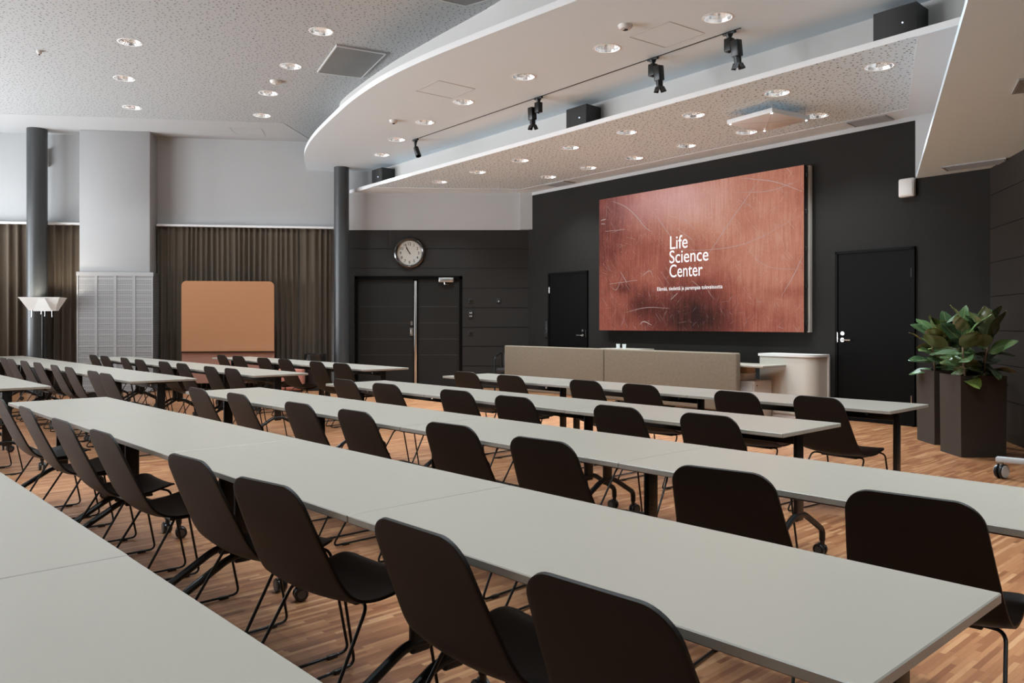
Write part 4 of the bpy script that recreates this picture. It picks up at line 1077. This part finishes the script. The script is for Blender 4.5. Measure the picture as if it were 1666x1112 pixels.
# white cabinet with a rolled-back front
cb = thing('white_cabinet', 'low cream cabinet with rounded corner against the wall under the screen', 'cabinet', (*stage(-1.5575, -0.02), 0), STAGE_R)
cw, cd_, chh = 0.835, 0.38, 0.84
def round_box(w_, d0, d1, r, k=10):
    pts = [(-w_ / 2, -d0), (w_ / 2 - r, -d0)]
    for i in range(1, k + 1): a = -pi / 2 + i / k * pi / 2; pts.append((w_ / 2 - r + r * cos(a), -d0 + r + r * sin(a)))
    return pts + [(w_ / 2, -d1), (-w_ / 2, -d1)]
MB().prism(round_box(cw - 0.02, cd_, 0.03, 0.16), 0.055, chh - 0.012).build('carcass', 'cream', cb, smooth=40)
MB().b2((-cw / 2, -0.03, 0.03), (cw / 2 + 0.012, 0.0, chh - 0.01)).build('back_panel', 'plastic_white', cb, smooth=0)
MB().prism(round_box(cw + 0.01, cd_ + 0.015, 0.0, 0.165), chh - 0.012, chh + 0.022).build('cabinet_top', 'plastic_white', cb, smooth=40)
MB().prism(round_box(cw - 0.04, cd_ - 0.015, 0.03, 0.16), 0.0, 0.055).build('plinth', 'plastic_white', cb, smooth=40)
# black armchair behind the left partition end
ac = thing('armchair', 'black tubular-framed chair half hidden at the left end of the partitions', 'chair', (*(p0 + pd * -0.30 + pn * 0.42), 0), PR + 0.6)
MB().box((0, 0, 0.42), (0.44, 0.44, 0.07), 0, 0.02).build('seat', 'black_plastic', ac)
MB().box((0, 0.20, 0.60), (0.40, 0.04, 0.24), 0, 0.015, Matrix.Rotation(radians(-8), 4, 'X')).build('backrest', 'black_plastic', ac)
for s in (-1, 1): MB().tube(fillet([(s * 0.25, -0.22, 0.0), (s * 0.25, -0.22, 0.66), (s * 0.25, 0.22, 0.74), (s * 0.25, 0.24, 0.0)], 0.08), 0.014).build('frame_tube', 'black_metal', ac)

# ------------------------------------------------------------------ back of the hall
# copper glass board on a fabric stand
bq = back(4.235, -0.60)
bd = thing('presentation_board', 'glossy copper board with pink fabric foot before the brown curtain', 'board', (*bq, 0), BACK_R)
def rrect(w_, z0, z1, r, y0, y1, top=True):
    pts = [(-w_ / 2, z0), (w_ / 2, z0)]
    for k in range(9): a = k / 8 * pi / 2; pts.append((w_ / 2 - r + r * cos(a), z1 - r + r * sin(a)))
    for k in range(9): a = pi / 2 + k / 8 * pi / 2; pts.append((-w_ / 2 + r + r * cos(a), z1 - r + r * sin(a)))
    return MB().prism(pts, y0, y1, axis='y')
rrect(1.66, 0.755, 2.065, 0.09, -0.03, -0.005).build('glass_face', 'copper_gloss', bd, smooth=40)
rrect(1.66, 0.165, 2.045, 0.09, -0.004, 0.03).build('fabric_back', 'pink_fabric', bd, smooth=40)
MB().b2((-0.83, -0.034, 0.735), (0.83, -0.004, 0.757)).build('pen_ledge', 'clock_rim', bd, smooth=0)
for s in (-1, 1):
    ft = MB().box((s * 0.70, 0.0, 0.10), (0.05, 0.50, 0.035), 0, 0.006).box((s * 0.70, 0.01, 0.15), (0.05, 0.03, 0.10), 0, 0.004).build('foot', 'black_metal', bd)
    for y in (-0.21, 0.21): MB().lathe([(0.035, -0.02), (0.035, 0.02)], 16, (s * 0.70, y, 0.045), Matrix.Rotation(radians(90), 4, 'Y')).build('castor', 'castor_tyre', ft)
# pouf
pf = thing('pouf', 'pink upholstered pouf beside the curtain, seen between far chairs', 'pouf', (-4.13, 15.02, 0), BACK_R)
MB().box((0, 0, 0.235), (0.46, 0.42, 0.40), 0, 0.045, seg=4).build('cushion', 'pouf_pink', pf, smooth=60)
MB().box((0, 0, 0.02), (0.40, 0.36, 0.04), 0, 0.004).build('base', 'black_plastic', pf)
# waste bin with bag
wb = thing('waste_bin', 'black waste bin lined with a black bag before the narrow curtain', 'bin', (*back(5.80, -0.46), 0), 0)
MB().lathe([(0.15, 0.0), (0.19, 0.64), (0.18, 0.64), (0.14, 0.015), (0.0, 0.015)], 28).build('bin_body', 'black_plastic', wb)
rn = random.Random(3); rows_ = []
for r, z in ((0.196, 0.53), (0.199, 0.60), (0.200, 0.655), (0.205, 0.690), (0.188, 0.695), (0.172, 0.62)):
    rows_.append([((r + 0.010 * sin(k * 1.7 + z * 30) * (0.4 if z > 0.65 else 1)) * cos(2 * pi * k / 44), (r + 0.010 * sin(k * 1.7 + z * 30) * (0.4 if z > 0.65 else 1)) * sin(2 * pi * k / 44), z + 0.006 * sin(k * 2.3)) for k in range(45)])
MB().grid(rows_).build('bin_bag', 'bag_black', wb, smooth=60)

# floor lamp: two folded-sheet shades on a black pole
lm = thing('floor_lamp', 'floor lamp with two white angular shades beside the dark column', 'floor lamp', (-8.40, 14.37, 0), BACK_R)
MB().lathe([(0.17, 0.0), (0.17, 0.015), (0.03, 0.03)], 28).build('lamp_base', 'black_metal', lm)
MB().tube([(0, 0, 0.02), (0, 0, 1.62)], 0.020, 12).build('pole', 'black_metal', lm)
def shade(cx, cy, top, bot, z0, z1, off=0.0):
    mb = MB(); t, b = top / 2, bot / 2
    lo = [(cx - b + off, cy - b, z0), (cx + b + off, cy - b, z0), (cx + b + off, cy + b, z0), (cx - b + off, cy + b, z0)]
    hi = [(cx - t, cy - t, z1), (cx + t, cy - t, z1), (cx + t, cy + t, z1), (cx - t, cy + t, z1)]
    mb.add(lo + hi, [[i, (i + 1) % 4, (i + 1) % 4 + 4, i + 4] for i in range(4)])
    for ring, rr in ((lo, 0.007), (hi, 0.009)): mb.tube(ring + [ring[0]], rr, 6)
    return mb
sh1 = shade(-0.155, 0.0, 0.35, 0.15, 1.52, 1.735, 0.02).build('lamp_shade', 'lamp_shade', lm, smooth=0)
sh2 = shade(0.175, 0.0, 0.33, 0.13, 1.51, 1.735, 0.0).build('lamp_shade', 'lamp_shade', lm, smooth=0)
MB().prism([(-0.085, 1.495), (0.225, 1.495), (0.105, 1.725), (0.015, 1.725)], -0.19, -0.182, axis='y').build('front_flap', 'lamp_shade', lm, smooth=0)
for x, z0, z1, pr in ((-0.16, 1.40, 1.53, sh1), (-0.0, 1.45, 1.51, sh1), (0.06, 1.41, 1.51, sh2), (0.18, 1.40, 1.51, sh2)):
    MB().tube([(x, -0.06, z0), (x, -0.06, z1)], 0.006).lathe([(0.0, -0.016), (0.013, -0.008), (0.013, 0.008), (0.0, 0.016)], 10, (x, -0.06, z0)).build('pull_rod', 'chrome', pr)
MB().tube([(-0.155, 0, 1.55), (0.175, 0, 1.55)], 0.010).build('lamp_arm', 'black_metal', lm)
for x in (-0.155, 0.175):
    MB().lathe([(0.0, 1.57), (0.025, 1.58), (0.032, 1.61), (0.02, 1.64), (0.0, 1.65)], 14, (x, 0, 0)).build('bulb', 'bulb', lm)
    ld = bpy.data.lights.new('lamp_bulb', 'POINT'); ld.energy = 17; ld.color = (1.0, 0.90, 0.76); ld.shadow_soft_size = 0.035
    lo = bpy.data.objects.new('lamp_bulb', ld); COL.objects.link(lo); lo.parent = lm; lo.location = (x, 0, 1.66)

# ------------------------------------------------------------------ planters and rubber plants
def planter(x, y, label, rz, w_=0.435, d_=0.40, h=0.78):
    p_ = thing('planter', label, 'planter', (x, y, 0), rz, 'dark metal planters by the right wall')
    t, b = w_ / 2, w_ / 2 * 0.975
    lo = [(-b, 0.004), (b, 0.004), (b, d_ - 0.01), (-b, d_ - 0.01)]; hi = [(-t, 0), (t, 0), (t, d_), (-t, d_)]
    inn = [(-t + 0.018, 0.018), (t - 0.018, 0.018), (t - 0.018, d_ - 0.018), (-t + 0.018, d_ - 0.018)]
    vs = [(a, c, 0.0) for a, c in lo] + [(a, c, h) for a, c in hi] + [(a, c, h) for a, c in inn] + [(a, c, h - 0.09) for a, c in inn]
    fs = [[3, 2, 1, 0]]
    for k in (0, 4, 8): fs += [[k + i, k + (i + 1) % 4, k + (i + 1) % 4 + 4, k + i + 4] for i in range(4)]
    fs.append([12, 13, 14, 15])
    MB().add(vs, fs).build('planter_box', 'planter', p_, smooth=0)
    MB().box((0, d_ / 2, h - 0.07), (w_ - 0.04, d_ - 0.04, 0.04), 0, 0.01).build('soil', 'soil', p_)
    return p_
planter(4.497, 7.65, 'front dark square planter nearest the camera, holding a rubber plant', radians(-1.5))
planter(4.655, 8.43, 'rear dark square planter beside the right black door', radians(-2))

def leaf_mesh(L, W, fold, droop, seed):
    rn = random.Random(seed); nu, nv = 8, 12; rows = []
    for j in range(nv + 1):
        t = j / nv; w_ = W * (sin(pi * min(1, t ** 0.80)) ** 0.70) * (1 - 0.10 * t) if 0 < t < 1 else 0.0
        if t > 0.93: w_ *= 0.8
        row = []
        for i in range(nu + 1):
            u_ = 2 * i / nu - 1
            row.append((u_ * w_ / 2, t * L * (1 - 0.05 * t), fold * abs(u_) * w_ / 2 - droop * L * t * t + 0.004 * sin(9 * t + 3 * u_)))
        rows.append(row)
    mb = MB().grid(rows); me = mb.mesh('leaf', ['rubber_leaf'], 80)
    uv = me.uv_layers.new(name='UVMap'); n1 = nu + 1
    for lp in me.loops:
        k = lp.vertex_index; uv.data[lp.index].uv = ((k % n1) / nu, (k // n1) / nv)
    return me
LEAVES = [leaf_mesh(0.245, 0.155, 0.14, 0.12, 1), leaf_mesh(0.22, 0.150, 0.08, 0.25, 2), leaf_mesh(0.265, 0.145, 0.22, 0.05, 3), leaf_mesh(0.19, 0.125, 0.12, 0.18, 4)]
def rubber_plant(label, cx, cy, z0, stems, seed):
    rn = random.Random(seed)
    r = thing('rubber_plant', label, 'plant', (cx, cy, z0), 0, 'rubber plants in the dark planters')
    for (dx, dy, h, lean, laz) in stems:
        top = Vector((dx + lean * cos(laz) * h, dy + lean * sin(laz) * h, h))
        pts = [Vector((dx, dy, -0.03)).lerp(top, k / 6) + Vector((0.006 * sin(k * 2 + seed), 0.006 * cos(k * 3), 0)) for k in range(7)]
        st_ = MB().tube(pts, 0.010, 8, rs=[0.0115 - 0.0008 * k for k in range(7)]).build('stem', 'stem', r)
        n = int(h / 0.032); az = rn.uniform(0, 6.28)
        for k in range(n):
            t = 0.14 + 0.86 * k / (n - 1); p_ = Vector((dx, dy, 0)).lerp(top, t)
            az += 2.4 + rn.gauss(0, 0.25)
            el = radians(-6 + 74 * t ** 1.4 + rn.gauss(0, 14)); sc = rn.uniform(1.08, 1.38) * (0.85 if t < 0.3 else 1.0) * (0.85 if t > 0.93 else 1)
            me = LEAVES[rn.randrange(4)]
            lf = bpy.data.objects.new('leaf', me); COL.objects.link(lf); lf.parent = r
            pet = Vector((cos(az) * cos(el), sin(az) * cos(el), sin(el))) * 0.03
            lf.location = p_ + pet
            yv = pet.normalized(); xv = Vector((-sin(az), cos(az), 0)); xv = -xv; zv = xv.cross(yv)
            Rm = Matrix((xv, yv, zv)).transposed() @ Matrix.Rotation(rn.gauss(0, 0.45), 3, 'Y')
            lf.rotation_euler = Rm.to_euler(); lf.scale = (sc, sc, sc)
rubber_plant('rubber plant with glossy oval leaves in the front planter', 4.50, 7.86, 0.71, [(-0.12, -0.10, 0.46, 0.08, 3.6), (0.11, 0.02, 0.52, 0.16, 0.4), (-0.02, 0.10, 0.54, 0.05, 1.5), (0.05, -0.12, 0.42, 0.1, 5.0)], 11)
rubber_plant('rubber plant with paler leaves in the rear planter beside the door', 4.66, 8.63, 0.71, [(-0.11, 0.0, 0.50, 0.10, 3.4), (0.08, 0.08, 0.50, 0.12, 1.2), (-0.02, -0.1, 0.42, 0.1, 4.2)], 23)

# ------------------------------------------------------------------ mobile stand at the right edge
ms = thing('mobile_stand', 'pale wheeled stand foot entering at the right picture edge', 'stand', (4.02, 6.65, 0), radians(-38))
MB().box((0.30, 0.0, 0.155), (0.62, 0.07, 0.045), 0, 0.012).build('foot_bar', 'grey_white', ms)
MB().box((0.34, 0.0, 1.0), (0.06, 0.05, 1.66), 0, 0.008).build('upright', 'grey_white', ms)
for x in (0.03, 0.57):
    c_ = MB()
    for k in (-1, 1):
        A = Matrix.Rotation(radians(62 if x < 0.3 else 20), 4, 'Z') @ Matrix.Translation((0, k * 0.021, 0)) @ RX
        c_.lathe([(0.030, -0.012), (0.052, -0.013), (0.059, -0.007), (0.059, 0.007), (0.052, 0.013), (0.030, 0.012)], 24, (x, 0, 0.06), A, 0)
        c_.lathe([(0.051, k * -0.0125 - 0.003), (0.051, k * -0.0125 + 0.003)], 20, (x, 0, 0.06), A, 1)
    c_.tube([(x, 0, 0.07), (x, 0, 0.14)], 0.016, 10, 1)
    c_.build('castor', ['castor_tyre', 'grey_white'], ms)
